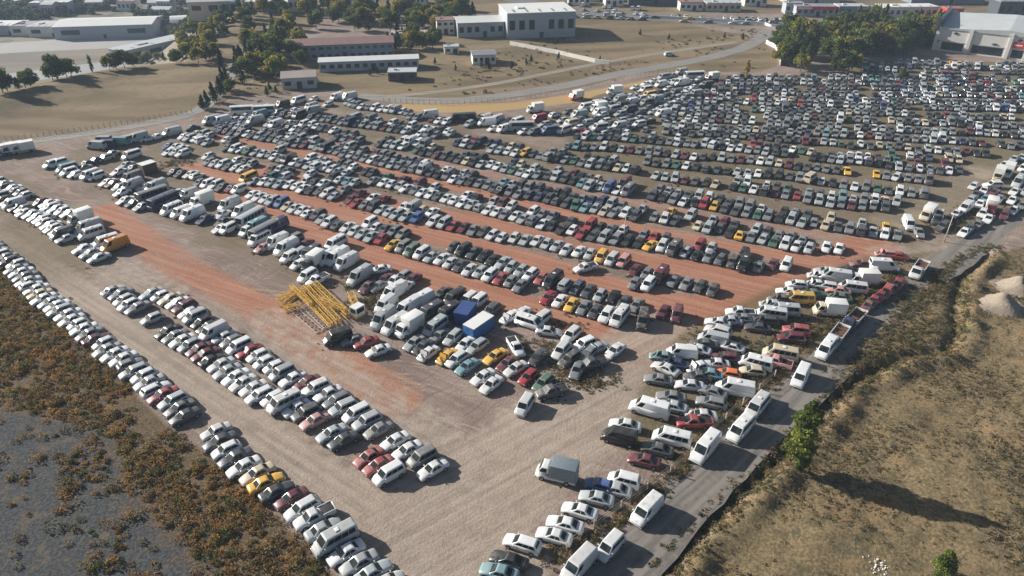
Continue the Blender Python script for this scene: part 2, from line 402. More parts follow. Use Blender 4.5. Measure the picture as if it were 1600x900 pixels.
hand('tail of the short left block', 232, '125,340,t,g 137,353,V,s 142,363,b,w 165,376,b,w 178,381,V,a,232')
row('front line of the near left block', [(177, 452), (190, 464), (202, 474), (215, 484)], 232, 2.3, .95, 0, types='sshs')
hand('front line of the near left block', 228, '238,497,h,s')
row('middle front line of near left block', [(262, 516), (277, 527), (300, 542), (322, 553), (337, 563), (350, 575), (370, 590), (397, 612), (419, 620), (440, 628), (455, 637), (472, 644), (489, 655), (507, 666)], (228, 222), 2.2, .75, .02, 0, types='sshsweu')
hand('last front line of near left block', 219, '518,676,s,s 536,687,s,d 576,713,s,r 591,726,s,r 607,739,m,w', 1)
row('back line of the near left block', [(236, 457), (252, 463), (270, 468), (285, 479), (300, 488), (322, 508), (342, 522), (362, 534), (390, 549), (407, 554), (420, 572), (445, 582), (472, 595), (492, 604), (507, 614), (522, 624), (540, 637), (560, 650), (582, 664), (602, 678)], (230, 220), 2.25, .62, .03, 0, types='sshswueim')
hand('last back line of near left block', 219, '617,688,s,w 636,703,s,w 659,713,m,g 676,732,s,w', 1)
fix('245,615,s,r 405,750,s,y 455,779,s,m 393,738,s,c 437,768,s,d 515,838,b,s 495,806,p,w 480,790,w,w 285,650,s,d 297,657,s,d 362,713,s,d 322,553,s,m 390,550,s,r 440,625,b,w 472,595,s,m 489,653,s,p 557,702,s,g 342,522,v,w 560,880,s,s 580,893,s,s 537,857,s,w')
# block of vans, buses and cars in the upper left
hand('mixed block at the upper left', 236, '80,256,m,w 92,254,m,w 107,268,m,w 104,262,b,t 118,272,h,w 130,262,s,g 140,272,v,w 150,274,m,w 158,270,b,w 168,284,s,w 178,286,s,m 190,300,s,w 196,312,s,w 187,292,h,s 135,255,s,d 150,250,s,n 165,246,w,s 175,240,s,g 205,241,b,w 197,257,s,s 185,268,s,w 208,262,s,d 205,276,V,g 206,288,V,s 226,291,s,s 243,290,V,s 238,304,B,g 210,316,s,d 222,322,s,s 255,313,B,n 268,325,b,w 283,330,v,w 300,333,V,w 294,302,v,s 315,313,t,w 320,342,s,n 278,300,s,w')
hand('mixed block beyond the lattice pile', 238, '358,318,V,s 347,334,s,w 348,346,s,d 356,356,m,w 346,356,s,w 380,328,V,w 392,340,B,s 372,346,h,n 386,360,m,w 400,352,V,t 405,372,b,w 412,386,s,p 413,360,B,g 432,352,V,n 432,376,V,w 447,385,V,w 452,400,m,w 459,373,u,g 467,412,h,w 466,396,u,s 477,381,s,m 485,394,b,d 480,430,m,w 496,436,p,w 489,410,t,k 503,393,s,s 524,379,b,w 514,400,V,w 527,400,V,w 541,408,V,w 562,430,V,s 594,420,s,w,200 602,436,s,m 616,438,s,w 644,436,s,m 630,431,h,s 575,447,s,m 632,447,s,w 592,446,s,g')
row('small line left of the red lane', [(270, 268), (282, 270), (296, 272), (318, 276)], 238, 2.4, .8, 0, types='sh')
hand('cluster in middle of yard', 232, '616,455,V,w 603,474,v,w 637,480,V,w 657,468,V,w 672,486,V,d 700,488,V,k 710,464,v,k 691,457,s,k 732,467,m,w 747,470,m,w 768,484,u,d 599,496,V,s 618,505,V,w 639,510,t,w 680,509,b,s 647,535,s,s 661,541,s,d 687,524,s,g 708,526,w,s 669,551,s,w 699,556,s,y 714,560,w,w 727,537,s,w 746,540,w,s 730,572,s,t 755,588,s,w 768,600,s,w 774,556,s,y 793,567,s,m 806,575,s,w,222 806,541,p,w,290 817,543,u,n 826,588,h,r 849,597,w,G 841,557,s,d 797,494,s,w 815,489,s,w 828,502,b,w,330 846,497,m,w 858,517,s,w,350')
hand('line of four behind the lattice pile', 212, '527,525,v,k 553,530,s,g 572,534,s,r 591,547,s,w')
hand('clump at the yard corner', 232, '893,522,u,w 913,537,u,w,215 877,547,u,w,240 933,543,s,s,215 961,547,s,w,228 890,560,w,d 902,577,s,g,250 925,567,p,d,200 845,558,s,k 862,610,p,d,200 820,632,m,w,246 920,552,h,g')
# big field
HD = 239
row('first field row, lower line', [(311, 285), (340, 290), (385, 298)], HD, 2.3, .7)
row('first field row, lower line middle', [(393, 303), (440, 318), (487, 332), (525, 350), (560, 362), (597, 374)], HD, 2.35, .8)
row('first field row, lower line near part', [(612, 382), (650, 392), (700, 407), (735, 420), (775, 432), (830, 450)], HD, 2.35, .6)
row('first field row, lower line end', [(855, 463), (880, 470), (907, 477), (945, 490), (975, 500)], HD, 2.35, .6)
row('first field row, upper line', [(503, 331), (530, 338), (560, 346), (600, 356), (640, 367)], HD, 2.35, .6)
row('first field row, upper line near part', [(705, 386), (735, 392), (760, 401), (800, 416), (845, 434), (880, 444), (917, 453), (960, 464), (987, 474), (1010, 478)], HD, 2.35, .5)
hand('first field row, last cars', 242, '1037,486,s,m 1058,490,m,m,250 1005,498,v,k,255')
def band(line, pts, heading, n=2, sp=2.3, bright=.5, vans=.04, gap=.02, depth=3.95):
    """n lines of cars one behind the other; pts = where the front bumpers of the nearest line stand"""
    h = math.radians(heading); P = [U(x, y, .25) for x, y in pts]
    for k in range(n):
        o = 2.2 + depth * k; Q = [(x - o * math.cos(h), y - o * math.sin(h)) for x, y in P]
        seg = [math.hypot(b[0] - a[0], b[1] - a[1]) for a, b in zip(Q[:-1], Q[1:])]; tot = sum(seg); d = R.uniform(.2, 1.2)
        nm = line if n == 1 else line + (', front line', ', second line', ', third line')[k]
        while d < tot:
            dd = d; i = 0
            while i < len(seg) - 1 and dd > seg[i]: dd -= seg[i]; i += 1
            t = min(1, dd / seg[i]); x = lerp(Q[i][0], Q[i + 1][0], t); y = lerp(Q[i][1], Q[i + 1][1], t)
            if R.random() > gap + .03 * k:
                off = R.gauss(0, .25); kk = rnd_type(vans)
                VEH.append(dict(x=x + off * math.cos(h), y=y + off * math.sin(h), rz=h + R.gauss(0, .045) + (math.pi if R.random() < .06 else 0) + (R.gauss(0, .16) if R.random() < .12 else 0), k=kk, c=rnd_col(bright), line=nm))
                if kk in 'vbV': d += .25
            else: d += R.uniform(0, 2.5)
            d += sp * R.uniform(.95, 1.1)
band('second field row, left start', [(232, 240), (280, 247)], HD, 2, bright=.8)
band('second field row, left part', [(292, 256), (350, 266), (372, 271)], HD, 2, bright=.6)
band('second field row, middle part', [(372, 286), (410, 291), (450, 298), (490, 306), (517, 314)], HD, 3, bright=.7)
band('second field row, red part', [(530, 319), (565, 328), (600, 340), (652, 351)], HD, 2, bright=.6)
band('second field row, single file', [(655, 351), (715, 364), (772, 378), (830, 385), (885, 399), (925, 409), (975, 421)], HD, 1, bright=.6)
hand('second field row, near part', 200, '915,417,p,w')
row('second field row, end line', [(990, 421), (1012, 426), (1035, 433), (1070, 441), (1105, 449), (1135, 452)], HD, 2.4, .5)
row('second field row, end front', [(990, 441), (1012, 444), (1035, 449), (1070, 457)], HD, 2.4, .5)
band('third field row, left part', [(276, 219), (292, 222), (325, 231), (362, 239), (400, 246), (425, 253), (470, 264), (500, 268), (530, 276), (550, 283), (587, 292)], HD, 2, bright=.6)
band('third field row, middle', [(590, 292), (625, 301), (662, 310), (700, 320), (760, 336), (800, 347)], HD, 2, bright=.55)
band('third field row, right part', [(805, 348), (862, 363), (900, 372), (950, 381), (1012, 392), (1070, 404), (1120, 415), (1195, 430)], HD, 2, bright=.5)
row('third field row, last cars', [(1205, 411), (1232, 415)], HD, 2.4, .7)
band('fourth field row, left part', [(320, 203), (350, 211), (380, 216), (412, 220), (450, 230), (475, 232), (512, 240), (550, 250), (587, 259)], HD, 2, bright=.5)
band('fourth field row, middle', [(590, 260), (655, 273), (695, 284), (720, 290), (750, 295), (780, 305), (825, 312), (862, 320), (885, 327), (912, 331), (950, 340), (990, 346)], HD, 2, bright=.45)
band('fourth field row, right part', [(995, 345), (1050, 353), (1082, 361), (1125, 367), (1140, 373), (1175, 380), (1212, 389), (1262, 398)], HD, 2, bright=.5)
row('fourth field row, last cars', [(1290, 384), (1318, 388)], HD, 2.5, .7)
band('fifth field row, left part', [(355, 192), (390, 195), (425, 201), (462, 207), (500, 215)], HD, 2, bright=.6)
band('fifth field row, middle', [(517, 219), (550, 225), (600, 231), (642, 238), (670, 247), (705, 253), (730, 260), (760, 264), (795, 271), (812, 277), (850, 281), (882, 287), (900, 292), (925, 299), (955, 303), (990, 308)], HD, 2, bright=.45)
band('fifth field row, right part', [(1010, 311), (1052, 320), (1100, 327), (1162, 340), (1205, 348), (1237, 352), (1300, 361), (1340, 369), (1375, 374), (1415, 378)], HD + 2, 2, 2.35, .35)
band('sixth field row, left part', [(645, 213), (675, 217), (705, 213)], HD, 1)
band('sixth field row, middle', [(705, 229), (740, 233), (760, 239), (797, 243), (832, 247), (850, 251), (890, 257), (920, 263), (957, 268), (995, 273)], HD, 2, bright=.42)
band('sixth field row, thin part', [(1020, 280), (1070, 289), (1120, 295)], HD + 3, 1, 2.4, .4)
band('sixth field row, right part', [(1137, 299), (1175, 303), (1215, 309), (1252, 316), (1275, 321), (1300, 325), (1335, 328), (1400, 333)], HD + 4, 2, 2.35, .35)
band('seventh field row', [(1005, 258), (1065, 265), (1112, 270), (1155, 275), (1190, 278), (1220, 280), (1250, 285), (1285, 290), (1332, 297), (1375, 302), (1405, 307), (1450, 311)], HD + 4, 1, 2.45, .35, gap=.07)
band('eighth field row', [(882, 233), (940, 236), (1000, 241), (1027, 245), (1082, 250), (1120, 252), (1160, 256), (1212, 261), (1242, 266), (1295, 270), (1320, 275), (1355, 277), (1385, 281), (1415, 285), (1460, 288)], HD + 4, 1, 2.35, .35, gap=.04)
band('ninth field row', [(897, 218), (950, 219), (1015, 225), (1070, 230), (1100, 231), (1125, 235), (1175, 240), (1225, 245), (1265, 251), (1300, 255), (1342, 257), (1372, 261), (1410, 267), (1460, 272), (1502, 272)], HD + 4, 2, 2.3, .35)
nb = ['tenth', 'eleventh', 'twelfth', 'thirteenth', 'fourteenth', 'fifteenth', 'sixteenth', 'seventeenth', 'eighteenth', 'nineteenth', 'twentieth', 'last']
yl = 211.0; i = 0
while yl > 121:
    sl = max(0, (yl - 128) / 110.0) * .10
    xl = 992 + (211 - yl) * 1.62; xr = 1512 if yl > 205 else 1512 + min(1, (205 - yl) / 10) * 110
    if yl < 135: xr = 1600
    pts = [(xl + (xr - xl) * t / 6, yl + sl * (xr - xl) * t / 6 + R.uniform(-.9, .9)) for t in range(7)]
    row('%s row of the dense far part' % nb[min(i, 11)], pts, HD + 8 if yl > 150 else HD + 14, 2.35, .3, .035, .05, jit=2.2)
    yl -= 9.4 if yl > 190 else (8.6 if yl > 160 else 7.2); i += 1
for j, yy in enumerate((113, 107, 101, 95)):
    row('far rows before the showroom', [(1350, yy), (1470, yy + 3), (1600, yy + 6)], 245, 2.6, .5, .12, .12)
    if j < 1: row('far rows before the trees', [(1195, 119), (1300, 121)], 240, 2.6, .3, .05, .1)
# strip left of the lane in the far middle
for q_, off in enumerate((0, 13, 26)):
    row('%s lane strip of the far middle' % ('first', 'second', 'third')[q_], [(962 - off, 206 - off * .2), (1005 - off, 192 - off * .3), (1045 - off, 173 - off * .3), (1085 - off, 156 - off * .3), (1128 - off, 140 - off * .25), (1160 - off, 128)], 205, 2.5, .5, .25, .05)
for q_, (ox, oy) in enumerate(((0, 0), (-12, -6), (-24, -12), (-36, -18))):
    row('%s line of the far truck park' % ('first', 'second', 'third', 'fourth')[q_], [(915 + ox, 206 + oy), (950 + ox, 186 + oy), (1000 + ox, 165 + oy), (1060 + ox, 143 + oy), (1110 + ox, 128 + oy)], 210, 2.6, .6, .3, .08)
row('far edge strip', [(640, 182), (690, 188), (745, 196)], HD, 2.4, .8, .2)
row('far edge strip behind', [(525, 152), (560, 165), (620, 172), (680, 183), (740, 189)], HD, 2.3, .7, .2)
row('far edge strip at the left', [(385, 170), (430, 166), (480, 155), (515, 152)], HD - 10, 2.6, .8, .3)
row('far left line', [(445, 178), (500, 184), (560, 193), (640, 204)], HD, 2.3, .5, .1)
row('far left line behind', [(420, 178), (470, 170), (515, 162)], HD - 5, 2.5, .7, .2)
row('far left line third', [(545, 182), (600, 190), (650, 198), (700, 205)], HD, 2.3, .5, .1)
row('truck park edge', [(750, 182), (800, 190), (840, 197)], 225, 2.9, .8, .4)
row('truck park edge behind', [(840, 186), (880, 176), (930, 164), (990, 146), (1050, 130), (1100, 121)], 215, 2.8, .6, .35)
row('truck park middle', [(770, 200), (830, 206), (880, 204), (925, 193)], 225, 2.9, .7, .3)
row('truck park middle line', [(850, 194), (910, 182), (960, 170), (1020, 152), (1070, 140)], 212, 2.9, .6, .3)
row('truck park inner line', [(880, 196), (930, 184), (980, 168), (1030, 150)], 212, 2.9, .6, .3)
hand('truck park', 200, '815,197,B,s,185 858,203,b,b 900,150,t,o,215 836,170,t,w 760,190,V,w 905,178,V,s 935,168,t,w 960,142,t,w 1065,128,V,w 670,178,V,w 1085,117,B,w,190 1112,121,t,m 725,183,B,k,190')
hand('line by the upper left fence', 225, '-20,238,t,s 6,236,t,s 20,234,t,n 36,232,t,s 150,226,V,s,170 165,224,b,n,180 160,218,b,s,180 185,220,V,t,180 200,217,b,s 215,214,V,s 230,216,s,w 245,213,s,w 268,205,V,s 330,187,V,s 300,199,s,d 345,187,V,w 378,172,B,w,190 405,178,V,t 412,171,B,w,190 545,150,V,w 487,172,V,s 398,187,V,s')
for j, (a_, b_, hd) in enumerate([((860, 20), (1215, 34), 0), ((880, 25), (1215, 38), 180), ((870, 12), (1010, 22), 60), ((880, 6), (1000, 14), 70), ((1050, 24), (1200, 30), 80), ((1200, 30), (1300, 30), 90), ((1330, 32), (1470, 34), 85), ((1480, 100), (1600, 106), 20)]):
    row('cars along the far highway', [a_, b_], hd, 5.5 if j < 2 else 3.2, .8, .1, .35, z=.7)
hand('cars along the far highway', 10, '1046,84,u,w')
# right side yard
RH = 160
hand('nearest white line at the bottom right', RH, '975,748,m,w 960,763,s,s 932,777,s,s 906,797,s,w 883,818,s,w 866,836,s,w 816,848,w,w 795,874,s,k 780,893,s,t 937,757,h,b 870,737,t,w', 2)
hand('second group up the right yard', RH, '968,680,v,k 977,663,s,w 1050,682,b,w 1027,700,s,d 1007,718,s,m', 3)
hand('middle of the right yard', RH, '1122,516,u,w 1115,528,v,s 1100,537,s,d 1090,545,s,w 1066,549,v,w 1036,556,s,t 1056,567,s,n 1143,541,s,w 1133,558,w,m,172 1119,567,s,w,172 1040,575,s,w,142 1092,572,s,w,200 1108,583,s,t 1138,583,h,o 1181,565,b,w,155 1176,579,h,c 1220,551,b,c,160 1214,563,p,p,150 1029,592,s,g,166 1077,601,s,w,172 1089,587,s,d,178 1149,605,V,w,162 1113,611,s,g,150 1049,619,s,g,168 1112,628,w,g,160 1015,636,V,w,155 1050,634,s,s,160 1085,658,p,r,180 1096,648,s,w,175', 5)
hand('upper part of the right yard', 166, '1157,487,p,w,172 1140,500,s,s 1184,511,s,d,165 1122,503,s,w 1197,500,w,d 1205,489,b,w 1226,483,b,s 1222,467,s,d 1249,465,b,y,172 1268,458,s,G 1254,453,h,w 1276,443,s,w 1291,446,w,w 1305,430,V,w 1263,442,s,w 1324,422,s,k 1296,483,t,c 1348,436,t,w 1332,448,b,w 1310,453,s,p 1312,464,s,G 1245,515,u,r,166 1237,527,u,m,172 1250,521,p,r,150 1382,413,V,w,352 1402,399,s,r 1347,412,s,m 1385,396,w,p 1232,455,s,w 1245,444,h,w 1280,430,s,w 1290,423,s,s 1160,497,s,g 1170,489,s,w 1207,475,s,s', 5)
hand('road side line of the right yard', 229, '1292,543,b,w 1252,586,v,w 1184,632,b,w 1158,668,b,w 1103,697,V,w 1011,795,v,w 953,852,m,w 905,880,v,w 1308,524,f,s 1334,498,f,n 1357,477,s,m 1366,469,s,r 1376,462,s,r 1386,455,u,r 1396,449,s,m 1404,443,s,r 1437,419,f,w', 3)
hand('group at the upper right bend', 225, '1507,362,s,w 1516,355,s,d 1528,350,s,g 1545,341,s,w 1495,333,s,w 1510,323,v,w 1517,312,w,s 1531,318,s,w 1526,303,s,d 1538,297,s,w 1522,290,h,w 1552,288,u,w,180 1553,300,s,m 1549,323,t,r 1575,268,t,w 1560,274,t,c 1582,312,s,w 1586,298,s,w 1592,283,V,s 1597,245,s,s 1585,248,s,s 1570,257,s,w 1450,334,t,c 1465,337,f,d,240 1474,353,u,d 1420,348,v,w,255 1436,362,s,g,255 1598,320,s,g 1600,262,m,w 1570,335,h,m 1598,272,s,s 1584,328,s,w 1604,298,m,s 1540,310,s,t 1562,310,s,g 1536,332,w,w')
fix('612,382,s,y 782,433,s,r 840,447,s,r 855,463,s,r 892,470,s,y 730,390,m,k 765,400,s,k 535,312,s,m 560,317,s,r 547,300,s,m 715,355,s,r 722,350,s,m 930,400,m,y 955,403,m,w 972,407,m,p 897,367,s,r 1150,366,s,y 1337,272,s,y 1352,272,s,y 1025,383,s,y 550,283,s,t 955,295,v,b 435,271,m,G 1018,375,s,r 700,430,s,d 1040,320,s,y 1105,318,m,r')
#ENDROWS#
# vehicles of neighbouring lines must not stand in each other
VEH.sort(key=lambda v: not v.get('fixed', False))
keep = []; grid = {}
for v in VEH:
    gx, gy = int(v['x'] // 3), int(v['y'] // 3); bad = False
    c, s = math.cos(v['rz']), math.sin(v['rz']); q = SP[v['k']]
    for i in range(gx - 2, gx + 3):
        for j in range(gy - 2, gy + 3):
            for o in grid.get((i, j), ()):
                dx, dy = o['x'] - v['x'], o['y'] - v['y']; p = SP[o['k']]
                a = abs(dx * c + dy * s); b = abs(-dx * s + dy * c)
                lim = .80 if (v.get('fixed') and o.get('fixed')) else .86
                if v.get('fixed') and o.get('fixed'): 
                    if a < 1.6 and b < 1.2: bad = True
                elif a < (q['L'] + p['L']) / 2 * lim and b < (q['W'] + p['W']) / 2 * .97: bad = True
    if bad: continue
    keep.append(v); grid.setdefault((gx, gy), []).append(v)
VEH = keep
def cdist(v):
    return v['y'] * C_ + H_ * S_
def in_view(v):
    F = v['y'] * C_ + H_ * S_; u = v['y'] * S_ - H_ * C_
    px, py = 800 + F_ * v['x'] / F, 450 - F_ * u / F
    return -40 < px < 1640 and py < 945
for v in VEH: v['D'] = cdist(v)
VEH = [v for v in VEH if in_view(v)]
lines = {}
for v in VEH: lines.setdefault(v['line'], []).append(v)
for ln, vs in lines.items():
    vs.sort(key=lambda v: v['D'])
    for i, v in enumerate(vs): v['ord'] = i + 1
CARS = sorted([v for v in VEH if v['k'] in 'shwumei'], key=lambda v: v['D'])
OTHERS = sorted([v for v in VEH if v['k'] not in 'shwumei'], key=lambda v: v['D'])
print('CARS', len(CARS), 'OTHERS', len(OTHERS))
NAME = {'e': 'boxy_sedan', 'i': 'small_hatchback', 's': 'sedan', 'h': 'hatchback', 'w': 'station_wagon', 'u': 'off_road_car', 'm': 'minivan', 'v': 'panel_van', 'V': 'high_roof_van', 'b': 'minibus', 'B': 'bus', 'p': 'pickup_truck', 't': 'box_truck', 'f': 'flatbed_truck'}
CATG = {'e': 'car', 'i': 'car', 's': 'car', 'h': 'car', 'w': 'car', 'u': 'car', 'm': 'car', 'v': 'van', 'V': 'van', 'b': 'minibus', 'B': 'bus', 'p': 'pickup', 't': 'truck', 'f': 'truck'}
PLUR = {'car': 'cars parked in the yard', 'van': 'vans parked in the yard', 'minibus': 'minibuses parked in the yard', 'bus': 'buses parked in the yard', 'pickup': 'pickup trucks parked in the yard', 'truck': 'trucks parked in the yard'}
def label_of(v):
    return '%s %s, %s from near end of %s' % (COLS[v['c']][1], SP[v['k']]['word'], ordn(v['ord']), v['line'])
WRECKY = ('middle of the right yard', 'upper part of the right yard', 'clump at the yard corner', 'second group up the right yard', 'cluster in middle of yard')
SPECIAL = {}
for txt, lab, extra in [((870, 737), 'white truck with a grey-blue tarpaulin box alone at the bottom junction', 'tarp'),
                        ((176, 381), 'orange van at the near end of the short left block', None)]:
    X, Y = U(*txt, 1.2); v = min(OTHERS, key=lambda v: (v['x'] - X) ** 2 + (v['y'] - Y) ** 2); SPECIAL[id(v)] = (lab, extra)
CACHE = {}
def place(v, parts=True):
    k = v['k']; z = hgt(v['x'], v['y']) if False else 0.0
    lab, extra = SPECIAL.get(id(v), (label_of(v), None))
    rgb = (*COLS[v['c']][0], 1); f = R.choice((R.uniform(.92, 1.05), R.uniform(.75, 1.0))); rgb = (rgb[0] * f, rgb[1] * f, rgb[2] * f, 1)
    cat = CATG[k]
    if parts:
        o = bpy.data.objects.new(NAME[k], None); link(o)
        o.empty_display_size = .5
        for part, me in proto(k):
            c = bpy.data.objects.new(part, me); link(c, o)
            c.color = rgb if part == 'body' else (1, 1, 1, 1)
            if part == 'cargo_box' and extra == 'tarp':
                if 'tarpbox' not in CACHE:
                    m2 = me.copy(); m2.materials[0] = M['tarp']; CACHE['tarpbox'] = m2
                c.data = CACHE['tarpbox']
    else:
        if k not in CACHE: CACHE[k] = lo_arrays(k).mesh(NAME[k] + '_simple', [M['paint'], M['glass'], M['dark'], M['white_sheet']])
        o = bpy.data.objects.new(NAME[k], CACHE[k]); link(o); o.color = rgb
    if parts and k in 'shwei' and v['line'] in WRECKY and R.random() < .33:
        q = SP[k]; hw = q['W'] / 2; L = q['L']; x1, x0 = L / 2 - .35, L / 2 - q['cw'] + .05
        if 'bay' not in CACHE: CACHE['bay'] = {}
        if k not in CACHE['bay']:
            m_ = MB(); z0, z1 = q['belt'] + .05, q['hood'] + .055
            m_.add([(x0, -hw * .7, z0), (x1, -hw * .7, z1), (x1, hw * .7, z1), (x0, hw * .7, z0)], [(0, 1, 2, 3)]); 
            for i in range(4): m_.box(x0 + .1 + i * .15, x0 + .25 + i * .15, -hw * .5 + .2 * i, -hw * .2 + .2 * i, z1 - .05, z0 + .04, 1)
            h_ = MB(); h_.add([(x0, -hw * .75, z0 + .01), (x0 - .15, -hw * .72, z0 + .75), (x0 - .15, hw * .72, z0 + .75), (x0, hw * .75, z0 + .01), (x0 + .03, -hw * .75, z0 + .01), (x0 - .12, -hw * .72, z0 + .76), (x0 - .12, hw * .72, z0 + .76), (x0 + .03, hw * .75, z0 + .01)], [(0, 1, 2, 3), (7, 6, 5, 4), (1, 5, 6, 2), (0, 4, 5, 1), (2, 6, 7, 3)])
            CACHE['bay'][k] = (m_.mesh('engine_bay', [M['dark'], M['rust']]), h_.mesh('hood', [M['paint']]))
        b_ = bpy.data.objects.new('engine_bay', CACHE['bay'][k][0]); link(b_, o)
        if R.random() < .6: h_ = bpy.data.objects.new('hood', CACHE['bay'][k][1]); link(h_, o); h_.color = rgb
    o.location = (v['x'], v['y'], z); o.rotation_euler = (0, 0, v['rz'])
    sc_ = R.uniform(.97, 1.03); o.scale = (sc_, 1, sc_)
    tag(o, lab, cat, PLUR[cat]); return o
for v in CARS[:300]: place(v)
for i, v in enumerate(OTHERS[:300]): place(v, v['D'] < 175)
def mass(name, vs, label, cat, group=None):
    V = []; Fc = []; Fl = []; Mi = []; Cc = []; off = 0
    for v in vs:
        b = lo_arrays(v['k']); a = np.array(b.v); c, s = math.cos(v['rz']), math.sin(v['rz']); f = R.uniform(.96, 1.04)
        w = np.empty_like(a); w[:, 0] = (a[:, 0] * c * f - a[:, 1] * s) + v['x']; w[:, 1] = (a[:, 0] * s * f + a[:, 1] * c) + v['y']; w[:, 2] = a[:, 2] * R.uniform(.95, 1.06)
        V.append(w)
        for fc in b.f: Fc.append(len(fc)); Fl.extend([i + off for i in fc])
        Mi += b.m; rgb = COLS[v['c']][0]; g = R.uniform(.8, 1.08)
        Cc.append(np.tile([rgb[0] * g, rgb[1] * g, rgb[2] * g, 1], (len(a), 1))); off += len(a)
    V = np.concatenate(V); Cc = np.concatenate(Cc)
    return raw_mesh(name, V, np.array(Fl), np.array(Fc), [M['paint_far'], M['glass'], M['dark'], M['white_sheet']], Cc, 'paint', np.array(Mi)), label, cat
def raw_mesh(name, V, loops, counts, mats, colors=None, cname='tint', mi=None, smooth=False):
    me = bpy.data.meshes.new(name); me.vertices.add(len(V)); me.vertices.foreach_set('co', np.asarray(V, dtype=np.float32).ravel())
    me.loops.add(len(loops)); me.loops.foreach_set('vertex_index', np.asarray(loops, dtype=np.int32))
    me.polygons.add(len(counts)); st = np.concatenate(([0], np.cumsum(counts)[:-1])).astype(np.int32)
    me.polygons.foreach_set('loop_start', st); me.polygons.foreach_set('loop_total', np.asarray(counts, dtype=np.int32))
    for m in mats: me.materials.append(m)
    if mi is not None: me.polygons.foreach_set('material_index', np.asarray(mi, dtype=np.int32))
    me.polygons.foreach_set('use_smooth', np.full(len(counts), smooth))
    me.update(calc_edges=True)
    if colors is not None:
        at = me.color_attributes.new(cname, 'FLOAT_COLOR', 'POINT'); at.data.foreach_set('color', np.asarray(colors, dtype=np.float32).ravel())
    o = bpy.data.objects.new(name, me); link(o); return o
if len(CARS) > 300:
    o, lab, cat = mass('parked_cars', CARS[300:], '', '')
    tag(o, 'hundreds of small parked cars filling the long rows across the back of the yard', 'car', None, 'stuff')
#GROUND#
xs = np.concatenate([[-3500, -2200, -1400, -900, -650, -480, -400], np.arange(-340, -96, 2.4), np.arange(-96, 104, .8), np.arange(104, 345, 2.4), [400, 480, 650, 900, 1400, 2200, 3500]])
ys = np.concatenate([[-600, -200, -60, 0, 25], np.arange(38, 170, .8), np.arange(170, 300, 1.6), np.arange(300, 520, 3), [560, 640, 760, 950, 1300, 2000, 3500]])
GX, GY = np.meshgrid(xs, ys); GZ = height(GX, GY)
def poly_mask(pts, soft=1.5):
    P = [U(*p) if not isinstance(p, tuple) or len(p) == 2 else p for p in pts]
    ins = np.zeros(GX.shape, bool); n = len(P)
    for i in range(n):
        (x1, y1), (x2, y2) = P[i], P[(i + 1) % n]
        c = ((y1 > GY) != (y2 > GY)) & (GX < (x2 - x1) * (GY - y1) / (y2 - y1 + 1e-9) + x1); ins ^= c
    d, _ = seg_dist(GX, GY, P + [P[0]])
    return sstep(-soft, soft, np.where(ins, d, -d))
def lane(pts, w, soft=1.5):
    d, _ = seg_dist(GX, GY, [U(*p) for p in pts]); return 1 - sstep(w - soft, w + soft, d)
red = np.zeros(GX.shape)
for pts, w, k in [([(330, 292), (450, 330), (520, 372), (620, 410), (760, 460), (880, 505), (1000, 540), (1060, 520)], 4.0, 1),
               ([(300, 262), (430, 300), (560, 338), (700, 374), (840, 410), (900, 432), (1000, 462), (1100, 482), (1160, 470)], 3.5, 1),
               ([(400, 265), (500, 295), (600, 318), (700, 336), (800, 360), (900, 390), (1000, 405), (1100, 425), (1180, 440), (1240, 430)], 3.4, 1),
               ([(320, 211), (450, 235), (560, 256), (660, 279), (720, 295), (825, 318), (912, 339), (1000, 356), (1120, 380), (1200, 395), (1300, 402)], 2.3, .9),
               ([(400, 206), (500, 221), (600, 239), (700, 259), (800, 280), (900, 300), (1000, 318), (1150, 344), (1300, 369)], 2.0, .55),
               ([(160, 330), (290, 420), (420, 490), (480, 535), (620, 625)], 4.2, .7), ([(60, 275), (160, 330)], 3, .3),
               ([(1000, 545), (1060, 510), (1150, 475), (1260, 425), (1360, 388)], 6.5, .8),
               ([(640, 176), (760, 178), (860, 158), (960, 138), (1060, 116)], 3.0, .45)]:
    red = np.maximum(red, k * lane(pts, w, 2.2))
pale = np.zeros(GX.shape)
for pts, w, k in [([(-60, 350), (60, 420), (180, 500), (330, 620), (450, 710), (560, 790), (660, 870), (720, 940)], 4.5, .8),
                  ([(640, 860), (740, 760), (860, 680), (960, 590), (1040, 530)], 8, 1), ([(760, 940), (720, 820), (800, 740)], 8, .8),
                  ([(420, 500), (560, 610), (700, 700), (760, 740)], 5, .6), ([(1380, 395), (1480, 385), (1600, 330)], 4, .6),
                  ([(1340, 360), (1440, 335), (1500, 290), (1600, 215)], 4, .9), ([(940, 212), (1010, 196), (1070, 165), (1110, 145)], 3, .7),
                  ([(150, 400), (300, 480), (400, 560)], 5, .5)]:
    pale = np.maximum(pale, k * lane(pts, w, 3))
SCR = [(-700, 250), (-60, 362), (6, 412), (55, 464), (112, 520), (170, 574), (236, 640), (276, 680), (334, 716), (416, 792), (484, 862), (572, 952), (300, 1300), (-900, 1300)]
scrub_m = poly_mask(SCR, 1.0)
DARK = [(-300, 640), (40, 640), (110, 660), (180, 690), (200, 770), (270, 830), (330, 900), (360, 1000), (0, 1200), (-400, 1200)]
dark = poly_mask(DARK, 9) * scrub_m
RF = [(1000, 960), (1045, 900), (1088, 855), (1145, 796), (1205, 742), (1250, 698), (1295, 650), (1350, 600), (1330, 590), (1400, 500), (1450, 450), (1530, 405), (1600, 385), (2400, 330), (2400, 1300), (1010, 1300)]
dry = poly_mask(RF, 1.2)
HILL = [(-800, 250), (-300, 240), (0, 222), (120, 208), (240, 186), (300, 176), (330, 150), (345, 100), (345, 96), (200, 106), (0, 145), (-300, 205), (-900, 290)]
hill = poly_mask(HILL, 2.0)
